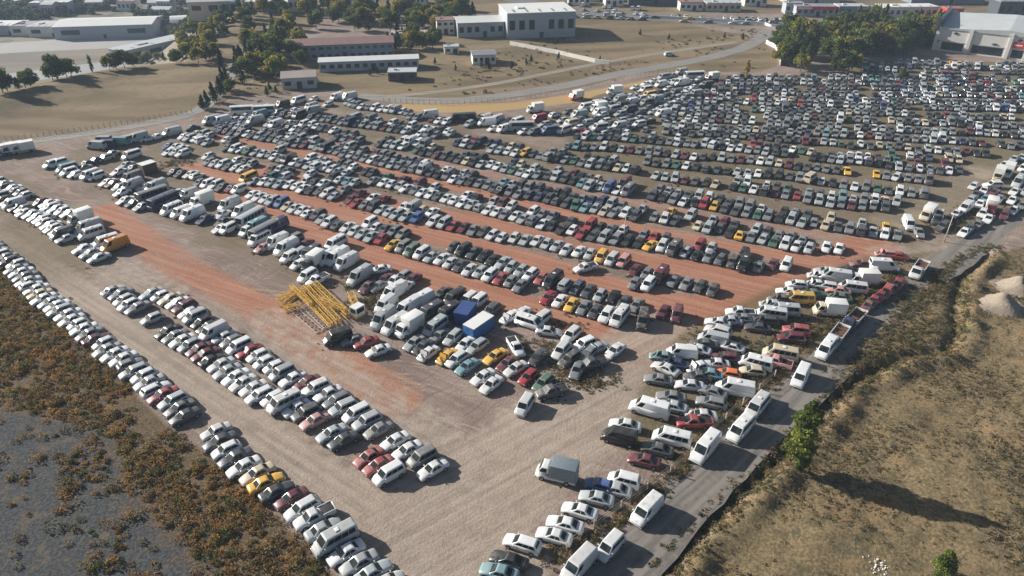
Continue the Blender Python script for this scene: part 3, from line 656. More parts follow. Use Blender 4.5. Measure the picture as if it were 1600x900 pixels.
FAR = [(300, 190), (350, 150), (400, 148), (520, 140), (600, 150), (640, 160), (760, 160), (900, 138), (1000, 114), (1190, 112), (1220, 100), (1190, 60), (1000, 25), (880, 20), (600, 60), (420, 110)]
farg = poly_mask(FAR, 3)
OCH = [(610, 160), (700, 163), (800, 160), (900, 146), (1040, 120), (1060, 114), (1060, 120), (960, 140), (900, 160), (740, 178), (620, 172)]
ochre = poly_mask(OCH, 1.5)
ridge_d, ridge_s = seg_dist(GX, GY, RIDGE); beyond = sstep(10, 40, ridge_d * ridge_s)
far_out = sstep(372, 400, GY) * (1 - beyond)
weed = np.zeros(GX.shape)
wl = {}
for v in VEH: wl.setdefault((int((v['x'] + 400) // 4), int((v['y']) // 4)), []).append(v)
def near_rows():
    occ = np.zeros(GX.shape)
    H2 = np.zeros((220, 140))
    for (i, j), l in wl.items():
        if 0 <= i < 220 and 0 <= j < 140: H2[i, j] = len(l)
    K = H2.copy()
    for dx in (-1, 0, 1):
        for dy in (-1, 0, 1): K = np.maximum(K, .6 * np.roll(np.roll(H2, dx, 0), dy, 1))
    fi = np.clip((GX + 400) / 4 - .5, 0, 218); fj = np.clip(GY / 4 - .5, 0, 138); i0 = fi.astype(int); j0 = fj.astype(int); u = fi - i0; w = fj - j0
    return np.clip((K[i0, j0] * (1 - u) * (1 - w) + K[i0 + 1, j0] * u * (1 - w) + K[i0, j0 + 1] * (1 - u) * w + K[i0 + 1, j0 + 1] * u * w), 0, 1)
rowsm = near_rows()
YARD = poly_mask([(960, 700), (1100, 740), (1240, 600), (1400, 440), (1470, 390), (1350, 400), (1200, 450), (1060, 520), (1000, 600)], 2)
weed = np.maximum(rowsm * np.maximum(sstep(96, 125, GY) * .6, sstep(150, 180, GY) * sstep(10, 30, GX) * 1.0) * (1 - np.clip(red * 1.6, 0, 1)), YARD * .8)
cross = np.maximum(lane([(640, 900), (740, 770), (860, 685), (1000, 560), (1150, 478), (1300, 412)], 10, 3), lane([(1000, 900), (1200, 680), (1460, 420)], 8, 3))
nx, ny = len(xs), len(ys)
idx = np.arange(nx * ny).reshape(ny, nx)
Q = np.stack([idx[:-1, :-1], idx[:-1, 1:], idx[1:, 1:], idx[1:, :-1]], -1).reshape(-1, 4)
V = np.stack([GX, GY, GZ], -1).reshape(-1, 3)
def ground_mat():
    m, nt, b = new_mat('ground_soil')
    p = pos(nt)
    def at(n):
        a = N(nt, 'ShaderNodeAttribute', attribute_name=n); s = nt.nodes.new('ShaderNodeSeparateColor'); nt.links.new(a.outputs['Color'], s.inputs[0]); return s.outputs
    A, B, Cc, D = at('zoneA'), at('zoneB'), at('zoneC'), at('zoneD')
    n1 = noise(nt, p, .08, 6, .6); n2 = noise(nt, p, .45, 5, .6); n3 = noise(nt, p, 2.6, 5, .65); n4 = noise(nt, p, 11, 3, .6)
    st1 = noise(nt, scaled(nt, p, math.radians(36), .035, 1.1), 1, 5, .62)
    st2 = noise(nt, scaled(nt, p, math.radians(-37), .035, 1.1), 1, 5, .62)
    st3 = noise(nt, scaled(nt, p, math.radians(27), .03, .9), 1, 5, .62)
    wv = nt.nodes.new('ShaderNodeVectorMath'); wv.operation = 'ADD'; nz = N(nt, 'ShaderNodeTexNoise', Scale=.05, Detail=2.0); nt.links.new(p, nz.inputs['Vector'])
    sc_ = nt.nodes.new('ShaderNodeVectorMath'); sc_.operation = 'SCALE'; nt.links.new(nz.outputs['Color'], sc_.inputs[0]); sc_.inputs[3].default_value = 14.0
    nt.links.new(p, wv.inputs[0]); nt.links.new(sc_.outputs[0], wv.inputs[1]); pw = wv.outputs[0]
    rut = noise(nt, scaled(nt, pw, math.radians(22), .03, 2.2), 1, 4, .5); rut2 = noise(nt, scaled(nt, pw, math.radians(-52), .03, 2.0), 1, 4, .5)
    stf = nt.nodes.new('ShaderNodeMix'); nt.links.new(D[0], stf.inputs[0]); nt.links.new(st1, stf.inputs[2]); nt.links.new(st2, stf.inputs[3])
    st = stf.outputs[0]
    def soft(mask, k=.7, src=None):
        s = src or n2
        v = mth(nt, 'ADD', mask, mth(nt, 'MULTIPLY', mth(nt, 'SUBTRACT', s, .5), k)); return ramp(nt, v, .25, .75)
    base = mixc(nt, (.188, .136, .112), (.270, .206, .170), ramp(nt, n1, .35, .65))
    base = mixc(nt, base, (.30, .255, .205), mth(nt, 'MULTIPLY', ramp(nt, st, .46, .72), .45))
    base = mixc(nt, base, (.12, .10, .085), mth(nt, 'MULTIPLY', ramp(nt, mth(nt, 'SUBTRACT', 1.0, st), .50, .74), .4))
    base = mixc(nt, base, (.34, .285, .23), mth(nt, 'MULTIPLY', ramp(nt, rut, .55, .62), .6)); base = mixc(nt, base, (.13, .10, .085), mth(nt, 'MULTIPLY', ramp(nt, rut2, .56, .64), .5))
    redc = mixc(nt, (.33, .128, .070), (.42, .20, .118), ramp(nt, st3, .4, .65))
    base = mixc(nt, base, redc, mth(nt, 'MULTIPLY', soft(A[0], 1.3, st), .75))
    palec = mixc(nt, (.265, .215, .170), (.40, .33, .265), ramp(nt, mth(nt, 'ADD', mth(nt, 'MULTIPLY', st, .65), mth(nt, 'MULTIPLY', n2, .35)), .36, .64))
    base = mixc(nt, base, palec, mth(nt, 'MULTIPLY', soft(A[1], 1.2), .8))
    wc = mixc(nt, (.060, .062, .028), (.17, .125, .06), ramp(nt, n3, .35, .65))
    base = mixc(nt, base, wc, mth(nt, 'MULTIPLY', soft(Cc[0], 1.5, n3), .75))
    sc1 = mixc(nt, (.075, .056, .036), (.165, .115, .066), ramp(nt, n3, .38, .66)); sc1 = mixc(nt, sc1, (.20, .11, .04), mth(nt, 'MULTIPLY', ramp(nt, n2, .5, .7), .6))
    base = mixc(nt, base, sc1, soft(Cc[1], .5))
    dk = mixc(nt, (.035, .040, .045), (.080, .086, .090), ramp(nt, n3, .38, .64)); dk = mixc(nt, dk, (.13, .105, .07), mth(nt, 'MULTIPLY', ramp(nt, noise(nt, p, .4, 7, .7), .50, .66), .8))
    base = mixc(nt, base, dk, mth(nt, 'MULTIPLY', soft(B[0], 1.1, noise(nt, p, .35, 6, .62)), .9))
    dr = mixc(nt, (.120, .092, .048), (.230, .172, .094), ramp(nt, n3, .36, .64)); dr = mixc(nt, dr, (.085, .073, .042), mth(nt, 'MULTIPLY', ramp(nt, noise(nt, p, .3, 6, .65), .5, .66), .7))
    dr = mixc(nt, dr, (.25, .165, .085), mth(nt, 'MULTIPLY', ramp(nt, noise(nt, p, .16, 5, .6), .52, .66), .6))
    base = mixc(nt, base, dr, soft(A[2], .4))
    hl = mixc(nt, (.125, .090, .050), (.195, .145, .085), ramp(nt, noise(nt, scaled(nt, p, math.radians(8), .03, .12), 1, 6), .35, .65))
    base = mixc(nt, base, hl, soft(B[1], .3))
    fr = mixc(nt, (.130, .098, .055), (.225, .168, .098), ramp(nt, noise(nt, scaled(nt, p, math.radians(-12), .02, .07), 1, 6), .35, .65))
    fr = mixc(nt, fr, (.085, .085, .042), mth(nt, 'MULTIPLY', ramp(nt, n2, .5, .7), .5))
    base = mixc(nt, base, fr, soft(B[2], .3))
    base = mixc(nt, base, (.38, .26, .12), soft(Cc[2], .4))
    lo = mixc(nt, (.17, .145, .11), (.25, .215, .165), ramp(nt, noise(nt, scaled(nt, p, math.radians(-4), .004, .05), 1, 5), .4, .6))
    lo = mixc(nt, lo, (.07, .085, .05), mth(nt, 'MULTIPLY', ramp(nt, n1, .5, .6), D[2]))
    base = mixc(nt, base, lo, D[1])
    fine = mth(nt, 'MULTIPLY_ADD', n4, .5, .75); fine2 = mth(nt, 'MULTIPLY_ADD', n3, .5, .75)
    mul = nt.nodes.new('ShaderNodeVectorMath'); mul.operation = 'SCALE'; nt.links.new(base, mul.inputs[0]); nt.links.new(mth(nt, 'MULTIPLY', fine, fine2), mul.inputs[3])
    nt.links.new(mul.outputs[0], b.inputs['Base Color']); b.inputs['Roughness'].default_value = .95; b.inputs['Specular IOR Level'].default_value = .15
    bp = nt.nodes.new('ShaderNodeBump'); bp.inputs['Strength'].default_value = .7; bp.inputs['Distance'].default_value = .2
    hh = mth(nt, 'ADD', mth(nt, 'MULTIPLY', n3, .8), mth(nt, 'ADD', mth(nt, 'MULTIPLY', n4, .25), mth(nt, 'MULTIPLY', st, .14)))
    nt.links.new(hh, bp.inputs['Height']); nt.links.new(bp.outputs[0], b.inputs['Normal'])
    return m
g = raw_mesh('ground', V, Q.ravel(), np.full(len(Q), 4), [ground_mat()], smooth=True)
def zone(n, a, b_, c):
    at = g.data.color_attributes.new(n, 'FLOAT_COLOR', 'POINT')
    at.data.foreach_set('color', np.stack([a, b_, c, np.ones_like(a)], -1).astype(np.float32).ravel())
far2 = np.maximum(np.maximum(farg, far_out * (GY < 600)), sstep(205, 235, GY) * (GX < -95) * (ridge_d * ridge_s < 60))
zone('zoneA', red, pale, dry); zone('zoneB', dark, hill, far2); zone('zoneC', weed, scrub_m, ochre)
zone('zoneD', cross, beyond, sstep(440, 520, GY))
tag(g, None, None, None, 'structure')
def ribbon(name, pts, w, mat, z=.03, kind='structure', label=None, edge=.0, cat=None, terr=False):
    P = [(*U(*p, DROP), DROP) if terr else (*U(*p), 0) for p in pts]
    # densify
    D = []
    for a, b in zip(P[:-1], P[1:]):
        n = max(2, int(math.hypot(b[0] - a[0], b[1] - a[1]) / 2.5))
        for i in range(n): D.append((lerp(a[0], b[0], i / n), lerp(a[1], b[1], i / n)))
    D.append(P[-1][:2])
    for _ in range(6): D = [D[0]] + [((D[i - 1][0] + D[i][0] * 2 + D[i + 1][0]) / 4, (D[i - 1][1] + D[i][1] * 2 + D[i + 1][1]) / 4) for i in range(1, len(D) - 1)] + [D[-1]]
    vs = []; fs = []
    for i, (x, y) in enumerate(D):
        a = D[max(0, i - 1)]; b = D[min(len(D) - 1, i + 1)]; dx, dy = b[0] - a[0], b[1] - a[1]; l = math.hypot(dx, dy); nx_, ny_ = -dy / l, dx / l
        e1 = w / 2 + R.uniform(-edge, edge); e2 = w / 2 + R.uniform(-edge, edge)
        for e in (e1, 0, -e2):
            X, Y = x + nx_ * e, y + ny_ * e; vs.append((X, Y, (DROP if terr else 0) + z))
    for i in range(len(D) - 1):
        for j in (0, 1): k = i * 3 + j; fs.append((k, k + 1, k + 4, k + 3))
    o = MB().add(vs, fs).build(name, mat); tag(o, label, cat, None, kind); return o
def road_mat(name, c1, c2, ang):
    m, nt, b = new_mat(name); p = pos(nt)
    s = noise(nt, scaled(nt, p, ang, .05, 1.0), 1, 5); n = noise(nt, p, 1.2, 6, .65)
    c = mixc(nt, c1, c2, ramp(nt, s, .38, .64)); c = mixc(nt, c, (.22, .18, .135), mth(nt, 'MULTIPLY', ramp(nt, n, .46, .68), .7)); c = mixc(nt, c, (.07, .065, .06), mth(nt, 'MULTIPLY', ramp(nt, noise(nt, p, .35, 6, .7), .56, .68), .5))
    nt.links.new(c, b.inputs['Base Color']); b.inputs['Roughness'].default_value = .9
    bp = nt.nodes.new('ShaderNodeBump'); bp.inputs['Strength'].default_value = .4; bp.inputs['Distance'].default_value = .1; nt.links.new(n, bp.inputs['Height']); nt.links.new(bp.outputs[0], b.inputs['Normal'])
    return m
RM = road_mat('worn_road', (.125, .112, .10), (.21, .188, .165), math.radians(-44))
ribbon('road', [(930, 960), (975, 890), (1075, 785), (1180, 677), (1280, 587), (1375, 500), (1450, 432), (1520, 385), (1600, 340), (1720, 270)], 6.6, RM, edge=.3)
FR = road_mat('far_asphalt', (.17, .16, .15), (.24, .225, .205), 0)
ribbon('road', [(560, 150), (640, 157), (720, 158), (800, 148), (880, 135), (960, 117), (1040, 103), (1110, 90), (1160, 76), (1190, 60), (1200, 48)], 6.5, FR, z=.04)
ribbon('track', [(600, 152), (700, 142), (780, 130), (850, 116), (930, 100), (1000, 88), (1080, 76), (1150, 66)], 3.5, road_mat('dirt_track', (.20, .17, .13), (.27, .23, .17), 0), z=.05)
ribbon('track', [(0, 226), (120, 212), (240, 192), (300, 180), (330, 160), (350, 130), (365, 108), (385, 80), (410, 55), (430, 38)], 5.0, FR, z=.05)
ribbon('highway', [(700, -30), (860, 14), (960, 22), (1060, 30), (1180, 36), (1300, 34), (1450, 30), (1700, 24)], 16, road_mat('highway_asphalt', (.10, .10, .105), (.15, .15, .15), 0), z=.06)
ribbon('apron', [(-260, 95), (-100, 82), (60, 72), (200, 66), (330, 62)], 34, simple('pale_concrete', (.30, .29, .27), .9, .15, .05), z=.08, terr=True)
ribbon('runway', [(-400, 150), (-150, 135), (0, 125), (150, 106), (300, 90)], 26, simple('runway_concrete', (.26, .26, .26), .9, .15, .05), z=.08, terr=True)
#VEG#
def leaf_mat(name, var=.35):
    m, nt, b = new_mat(name)
    a = N(nt, 'ShaderNodeAttribute', attribute_name='tint').outputs['Color']
    f = mth(nt, 'MULTIPLY_ADD', noise(nt, pos(nt), 4.0, 2), 2 * var, 1 - var)
    mul = nt.nodes.new('ShaderNodeVectorMath'); mul.operation = 'SCALE'; nt.links.new(a, mul.inputs[0]); nt.links.new(f, mul.inputs[3])
    nt.links.new(mul.outputs[0], b.inputs['Base Color']); b.inputs['Roughness'].default_value = .8; b.inputs['Specular IOR Level'].default_value = .2
    tr = nt.nodes.new('ShaderNodeBsdfTranslucent'); nt.links.new(mul.outputs[0], tr.inputs[0]); mx = nt.nodes.new('ShaderNodeMixShader'); mx.inputs[0].default_value = .42
    nt.links.new(b.outputs[0], mx.inputs[1]); nt.links.new(tr.outputs[0], mx.inputs[2]); nt.links.new(mx.outputs[0], nt.nodes['Material Output'].inputs[0])
    return m
LEAF = leaf_mat('leaves'); BARK = simple('bark', (.11, .08, .055), .9, .3, 3)
def quads(C, Rr, size, tint, up=.35, stretch=1.0):
    """random small quads at centres C"""
    n = len(C); d = NR.normal(size=(n, 3)); d[:, 2] = np.abs(d[:, 2]) * 1.0 + up; d /= np.linalg.norm(d, axis=1)[:, None]
    r = NR.normal(size=(n, 3)); u = np.cross(d, r); u /= np.linalg.norm(u, axis=1)[:, None]; w = np.cross(d, u)
    s = (size * NR.uniform(.6, 1.4, n))[:, None]
    V = np.stack([C + u * s, C + w * s * stretch, C - u * s * .9, C - w * s * stretch * .8], 1).reshape(-1, 3)
    T = np.repeat(tint, 4, 0); return V, T
def clumps(name, pts, rad, hgts, tints, nf, leaf, z0=None, mat=None):
    """pts (n,2); each a low dome of small leaf faces"""
    n = len(pts); z = height(pts[:, 0], pts[:, 1]) if z0 is None else np.full(n, z0)
    idx = np.repeat(np.arange(n), nf); m = len(idx)
    d = NR.normal(size=(m, 3)); d[:, 2] = np.abs(d[:, 2]); d /= np.linalg.norm(d, axis=1)[:, None]
    r = NR.uniform(.55, 1.0, m) ** .7
    C = np.stack([pts[idx, 0] + d[:, 0] * rad[idx] * r, pts[idx, 1] + d[:, 1] * rad[idx] * r, z[idx] + d[:, 2] * hgts[idx] * r + .02], 1)
    t = tints[idx] * NR.uniform(.65, 1.35, (m, 1)); t = np.concatenate([t, np.ones((m, 1))], 1)
    V, T = quads(C, None, leaf * np.sqrt(rad[idx]) , t)
    o = raw_mesh(name, V, np.arange(len(V)), np.full(len(V) // 4, 4), [mat or LEAF], T)
    return o
def vnoise(x, y, s, seed=0):
    r = np.random.default_rng(seed); ph = r.uniform(0, 6.28, 8); an = r.uniform(0, 6.28, 8); fr = r.uniform(.6, 1.9, 8) * s
    v = 0
    for p_, a_, f_ in zip(ph, an, fr): v = v + np.sin((x * np.cos(a_) + y * np.sin(a_)) * f_ + p_)
    return v / 4
def pip(pts, poly):
    P = [U(*p) for p in poly]; x, y = pts[:, 0], pts[:, 1]; ins = np.zeros(len(pts), bool); n = len(P)
    for i in range(n):
        (x1, y1), (x2, y2) = P[i], P[(i + 1) % n]; ins ^= ((y1 > y) != (y2 > y)) & (x < (x2 - x1) * (y - y1) / (y2 - y1 + 1e-9) + x1)
    return ins
# left scrub field
P = np.stack([NR.uniform(-120, -8, 34000), NR.uniform(44, 150, 34000)], 1)
SCR2 = [(-300, 335), (-60, 375), (10, 417), (58, 467), (114, 518), (172, 572), (236, 634), (276, 676), (334, 714), (420, 794), (488, 860), (572, 950), (300, 1300), (-300, 1300)]
P = P[pip(P, SCR2)]; dk = pip(P, DARK); vn = vnoise(P[:, 0], P[:, 1], .22, 3); v2 = vnoise(P[:, 0], P[:, 1], .6, 5)
v3 = vnoise(P[:, 0], P[:, 1], 1.1, 15); kp = np.where(dk, ((vn * .7 + v2 * .6 + v3 * .5 > .35) | (NR.uniform(size=len(P)) < .07)), (vn + v2 * .6 > -.75)); kp &= NR.uniform(size=len(P)) < np.where(dk, .5, .85); P = P[kp]; vn = vn[kp]; dk = dk[kp]
pal = np.array([(.29, .145, .045), (.23, .165, .055), (.11, .125, .038), (.34, .19, .05), (.19, .13, .065), (.27, .21, .11), (.095, .105, .035)])
sel = (vnoise(P[:, 0], P[:, 1], .35, 9) * 1.6 + NR.normal(0, 1.1, len(P)) + 3.2).round().astype(int).clip(0, 6)
rad = NR.uniform(.25, .6, len(P)) * (1 + .8 * (NR.uniform(size=len(P)) < .2)); hg = rad * NR.uniform(.7, 1.3, len(P))
o = clumps('scrub', P, rad, hg, pal[sel], 60, .115)
tag(o, 'brown, ochre and olive scrub covering the waste ground at the left', 'scrub', None, 'stuff')
# right dry field
P = np.stack([NR.uniform(10, 110, 34000), NR.uniform(44, 130, 34000)], 1); P = P[pip(P, RF)]
d_, s_ = seg_dist(P[:, 0], P[:, 1], TRENCH); P = P[d_ > .8]
kp = NR.uniform(size=len(P)) < np.clip(.35 + .8 * vnoise(P[:, 0], P[:, 1], .22, 21), .06, 1); P = P[kp]
pal2 = np.array([(.26, .19, .09), (.19, .145, .068), (.10, .092, .045), (.27, .20, .11), (.075, .068, .036)])
sel = (vnoise(P[:, 0], P[:, 1], .3, 31) * 1.2 + NR.normal(0, .9, len(P)) + 1.6).round().astype(int).clip(0, 4)
rad = NR.uniform(.12, .45, len(P)); o = clumps('dry_grass', P, rad, rad * NR.uniform(.5, .9, len(P)), pal2[sel], 14, .14)
tag(o, 'short dry grass tufts covering the rough field at the right', 'grass', None, 'stuff')
# trench edge and yard weeds
def along(pts, n, w):
    P = [U(*p) for p in pts]; seg = np.array([math.hypot(b[0] - a[0], b[1] - a[1]) for a, b in zip(P[:-1], P[1:])]); cs = np.concatenate([[0], np.cumsum(seg)])
    t = NR.uniform(0, cs[-1], n); x = np.interp(t, cs, [p[0] for p in P]); y = np.interp(t, cs, [p[1] for p in P])
    return np.stack([x + NR.normal(0, w, n), y + NR.normal(0, w, n)], 1)
A = [along([(1030, 893), (1078, 845), (1136, 787), (1194, 734), (1240, 688), (1282, 642)], 500, .35), along([(1025, 895), (1070, 847), (1128, 786), (1188, 733), (1232, 690), (1278, 640), (1335, 588)], 1500, .5), along([(1050, 895), (1092, 850), (1148, 793), (1205, 742), (1255, 690), (1300, 645), (1350, 600), (1410, 564), (1480, 555), (1505, 500), (1505, 430)], 900, .6), along([(1340, 575), (1400, 500), (1440, 460), (1500, 405), (1560, 385)], 700, .8),
     along([(860, 875), (950, 830), (1000, 790), (1060, 735), (1130, 650), (1200, 590), (1270, 525), (1330, 480), (1410, 425)], 1300, .75),
     along([(1400, 480), (1440, 470), (1480, 430)], 300, 1.8), along([(1330, 590), (1400, 540), (1470, 500)], 500, 2.0),
     along([(1100, 520), (1180, 560), (1180, 600), (1120, 640)], 350, 2.2), along([(1150, 640), (1190, 560), (1260, 500)], 350, 1.6),
     along([(560, 470), (590, 480), (600, 450), (540, 440)], 260, 1.5), along([(850, 520), (890, 515), (870, 560), (800, 540)], 300, 2.0), along([(1470, 360), (1500, 345), (1540, 320)], 250, 1.6),
     along([(1330, 480), (1360, 420), (1420, 400)], 250, 1.5), along([(950, 600), (905, 590), (870, 580)], 160, 1.3), along([(300, 255), (280, 250), (225, 275)], 150, 1.2)]
P = np.concatenate(A); pal3 = np.array([(.20, .15, .065), (.12, .115, .05), (.27, .19, .09), (.085, .095, .035)])
rad = NR.uniform(.15, .5, len(P)); o = clumps('weeds', P, rad, rad * NR.uniform(.6, 1.3, len(P)), pal3[NR.integers(0, 4, len(P))], 34, .13)
tag(o, 'green and brown weeds along the trench and between the yard vehicles', 'weeds', None, 'stuff')
# weeds in the rows of the field
cand = []
for v in VEH:
    if v['y'] > 95 and R.random() < .75:
        for _ in range(2):
            a = v['rz'] + R.gauss(0, .5); d = R.uniform(2.0, 3.3) * R.choice((1, 1, -1)); cand.append((v['x'] + d * math.cos(a), v['y'] + d * math.sin(a)))
P = np.array(cand); kp = vnoise(P[:, 0], P[:, 1], .12, 77) + NR.normal(0, .3, len(P)) > .05; P = P[kp]
rad = NR.uniform(.15, .45, len(P)); o = clumps('low_weeds', P, rad, rad * .7, pal3[NR.integers(0, 4, len(P))], 16, .2)
tag(o, 'low green and straw weeds growing between the rows of parked cars', 'weeds', None, 'stuff')
P = np.stack([NR.uniform(-200, 140, 9000), NR.uniform(200, 400, 9000)], 1)
FSC = [(330, 150), (360, 118), (400, 112), (520, 112), (660, 100), (800, 72), (1000, 35), (1190, 45), (1215, 95), (1180, 112), (1040, 112), (900, 140), (760, 158), (600, 152), (520, 145), (380, 162)]
P = P[pip(P, FSC)]; kp = vnoise(P[:, 0], P[:, 1], .07, 41) + NR.normal(0, .55, len(P)) > .55; P = P[kp]
for rd_ in ([(560, 150), (640, 157), (720, 158), (800, 148), (880, 135), (960, 117), (1040, 103), (1110, 90), (1160, 76), (1190, 60)], [(600, 152), (700, 142), (780, 130), (850, 116), (930, 100), (1000, 88), (1080, 76), (1150, 66)], [(300, 180), (330, 160), (350, 130), (365, 108), (385, 80), (410, 55)]):
    dd_, _ = seg_dist(P[:, 0], P[:, 1], [U(*q_) for q_ in rd_]); P = P[dd_ > 4.2]
rad = NR.uniform(.25, .9, len(P)); o = clumps('field_scrub', P, rad, rad * .7, np.array([(.07, .075, .035), (.11, .10, .05), (.15, .12, .06)])[NR.integers(0, 3, len(P))], 18, .28)
tag(o, 'small dark bushes dotted over the dry far fields', 'scrub', None, 'stuff')
# trees
def tree_meshes(seed, hgt_, rad, kind, nleaf, leaf, tints):
    rr = np.random.default_rng(seed)
    # trunk with limbs
    t = MB(); th_ = hgt_ * (.95 if kind == 'column' else .6)
    lean = rr.normal(0, .02, 2); r0 = hgt_ * .018 + .05
    prev = np.array((0, 0, -.2)); path = [prev]
    for i in range(1, 5):
        nxt = np.array((lean[0] * i * th_ / 4 + rr.normal(0, .08), lean[1] * i * th_ / 4 + rr.normal(0, .08), th_ * i / 4)); t.bar(prev, nxt, (r0 * (1 - (i - 1) / 5), r0 * (1 - i / 5)), n=7); prev = nxt; path.append(nxt)
    cl = []
    nb_ = 16 if kind == 'column' else 13
    for i in range(nb_):
        a = rr.uniform(0, 6.28); f = rr.uniform(.2 if kind == 'column' else .35, .98); base = path[0] + (path[-1] - path[0]) * min(f, .97)
        if kind == 'column':
            zz = hgt_ * (.12 + .84 * i / nb_); rl = rad * math.sin(math.pi * min(.97, (.15 + .83 * i / nb_))) ** .7
            tip = np.array((math.cos(a) * rl * .5, math.sin(a) * rl * .5, zz)); cl.append((tip, max(.35, rl * rr.uniform(.5, .75)), hgt_ * .085))
        elif kind == 'cone':
            zz = hgt_ * (.15 + .8 * i / nb_); rl = rad * (1.05 - i / nb_)
            tip = np.array((math.cos(a) * rl * .4, math.sin(a) * rl * .4, zz)); cl.append((tip, max(.3, rl * .7), hgt_ * .09))
        else:
            el = rr.uniform(-.55, 1.2); rl = rad * rr.uniform(.45, .8)
            tip = np.array((math.cos(a) * rl * math.cos(el), math.sin(a) * rl * math.cos(el), hgt_ * .50 + math.sin(el) * hgt_ * .36)); cl.append((tip, rad * rr.uniform(.28, .48), rad * rr.uniform(.25, .42)))
        if np.linalg.norm(tip - base) > .1: t.bar(base, tip, (r0 * .45, r0 * .12), n=5)
    C = []; T = []
    per = nleaf // len(cl)
    for (c, r1, r2) in cl:
        d = rr.normal(size=(per, 3)); d /= np.linalg.norm(d, axis=1)[:, None]; q = rr.uniform(.35, 1.08, (per, 1)) ** .6
        q *= 1 + .25 * np.sin(d[:, :1] * 5 + rr.uniform(0, 6)) * np.sin(d[:, 1:2] * 4 + d[:, 2:] * 5)
        C.append(c + d * q * np.array((r1, r1, r2))); tt = np.array(tints[rr.integers(0, len(tints))]) * rr.uniform(.8, 1.2); T.append(tt * rr.uniform(.6, 1.4, (per, 1)))
    C = np.concatenate(C); T = np.concatenate(T); T = np.concatenate([T, np.ones((len(T), 1))], 1)
    V, TT = quads(C, None, leaf, T, up=.1)
    me_t = t.mesh('trunk', [BARK])
    o = raw_mesh('crown', V, np.arange(len(V)), np.full(len(V) // 4, 4), [LEAF], TT); me_c = o.data; bpy.data.objects.remove(o)
    return me_t, me_c
def plant(name, meshes, x, y, rz, s, label, cat='tree', group=None, z=None):
    o = empty(name, (x, y, hgt(x, y) if z is None else z), rz); o.scale = (s, s, s * R.uniform(.92, 1.08))
    for nm, me in zip(('trunk', 'crown'), meshes): c = bpy.data.objects.new(nm, me); link(c, o)
    tag(o, label, cat, group); return o
YG = [(.15, .19, .035), (.11, .145, .03), (.19, .22, .045)]
X, Y, Z = UT(1243, 730)
plant('young_tree', tree_meshes(1, 10.3, 2.1, 'column', 12000, .15, YG), X, Y, .4, 1, 'tall narrow bright green tree alone beside the trench and road', 'tree')
X, Y, Z = UT(1466, 898)
plant('young_tree', tree_meshes(2, 4.2, 1.3, 'column', 4500, .10, YG), X, Y, .4, 1, 'small bright green bushy tree in the dry field near the bottom edge', 'tree')
GR = [(.10, .13, .035), (.13, .155, .035), (.075, .10, .032)]; AU = [(.28, .25, .045), (.19, .20, .04), (.33, .26, .045), (.13, .155, .035)]; DG = [(.032, .052, .026), (.045, .065, .03), (.028, .045, .024)]
BROAD = [tree_meshes(10 + i, 9.5, 4.6, 'round', 2400, .36, AU if i % 2 else GR) for i in range(5)]
POP = [tree_meshes(30 + i, 14, 1.9, 'column', 1300, .30, GR) for i in range(2)]
CON = [tree_meshes(40 + i, 8, 2.4, 'cone', 1000, .28, DG) for i in range(3)]
YEL = [tree_meshes(50, 7, 1.3, 'column', 700, .25, [(.45, .30, .03), (.36, .25, .03)])]
def grove(spec, group, where, cat='tree'):
    out = []
    for (x, y, kind, s) in spec: X, Y, Z = UT(x, y); out.append((X, Y, kind, s, x, y))
    out.sort(key=lambda t: t[4])
    W = {'b': ('broadleaf_tree', 'bushy olive green tree', BROAD), 'p': ('poplar_tree', 'tall slim poplar', POP), 'c': ('conifer_tree', 'dark green conifer', CON), 'y': ('yellow_tree', 'slim golden yellow tree', YEL)}
    cnt = {}
    for (X, Y, kind, s, px, py) in out:
        nm, words, lib = W[kind]; cnt[kind] = cnt.get(kind, 0) + 1
        plant(nm, R.choice(lib), X, Y, R.uniform(0, 6.28), s * R.uniform(.85, 1.15), '%s, %s of its kind from left in %s' % (words, ordn(cnt[kind]), where), cat, group)
g1 = []
for i in range(84):
    x = R.uniform(1220, 1478); top = 62 if x < 1260 else 50; bot = 116 if x < 1340 else (88 if x < 1420 else 78)
    y = R.uniform(top, bot); g1.append((x, y, R.choices('bbp', (5, 4, 3))[0], R.uniform(.8, 1.15)))
g1 += [(1302, 112, 'p', 1.0), (1318, 113, 'b', .9), (1330, 110, 'b', .9), (1396, 86, 'p', .85), (1250, 112, 'b', .7), (1236, 66, 'b', .8), (1210, 70, 'b', .6), (1408, 124, 'b', .5)]
grove(g1, 'trees of the grove by the showroom', 'the grove beside the showroom')
grove([(1166, 118, 'y', .9)], 'single tree', 'the far edge strip')
g2 = [(325, 168, 'c', .8), (318, 172, 'c', .7), (335, 160, 'c', .9), (345, 150, 'c', .8), (350, 140, 'c', .9), (362, 145, 'b', .5), (370, 118, 'c', 1.), (378, 108, 'c', 1.1), (388, 120, 'b', .8), (395, 100, 'c', 1.0), (400, 112, 'b', .9), (410, 95, 'c', .9), (380, 130, 'c', .8), (355, 128, 'c', .8), (422, 142, 'c', .45), (432, 146, 'c', .35), (418, 150, 'c', .4), (405, 88, 'b', 1), (392, 78, 'b', .9), (347, 108, 'c', .9)]
grove(g2, 'trees beside the track', 'the far left track belt')
g3 = [(R.uniform(405, 470), R.uniform(50, 110), R.choice('bbc'), R.uniform(.6, 1)) for _ in range(26)] + [(R.uniform(600, 680), R.uniform(58, 84), R.choice('cbc'), R.uniform(.6, .9)) for _ in range(20)] + [(R.uniform(470, 740), R.uniform(12, 45), R.choice('bcb'), R.uniform(.6, .95)) for _ in range(46)]
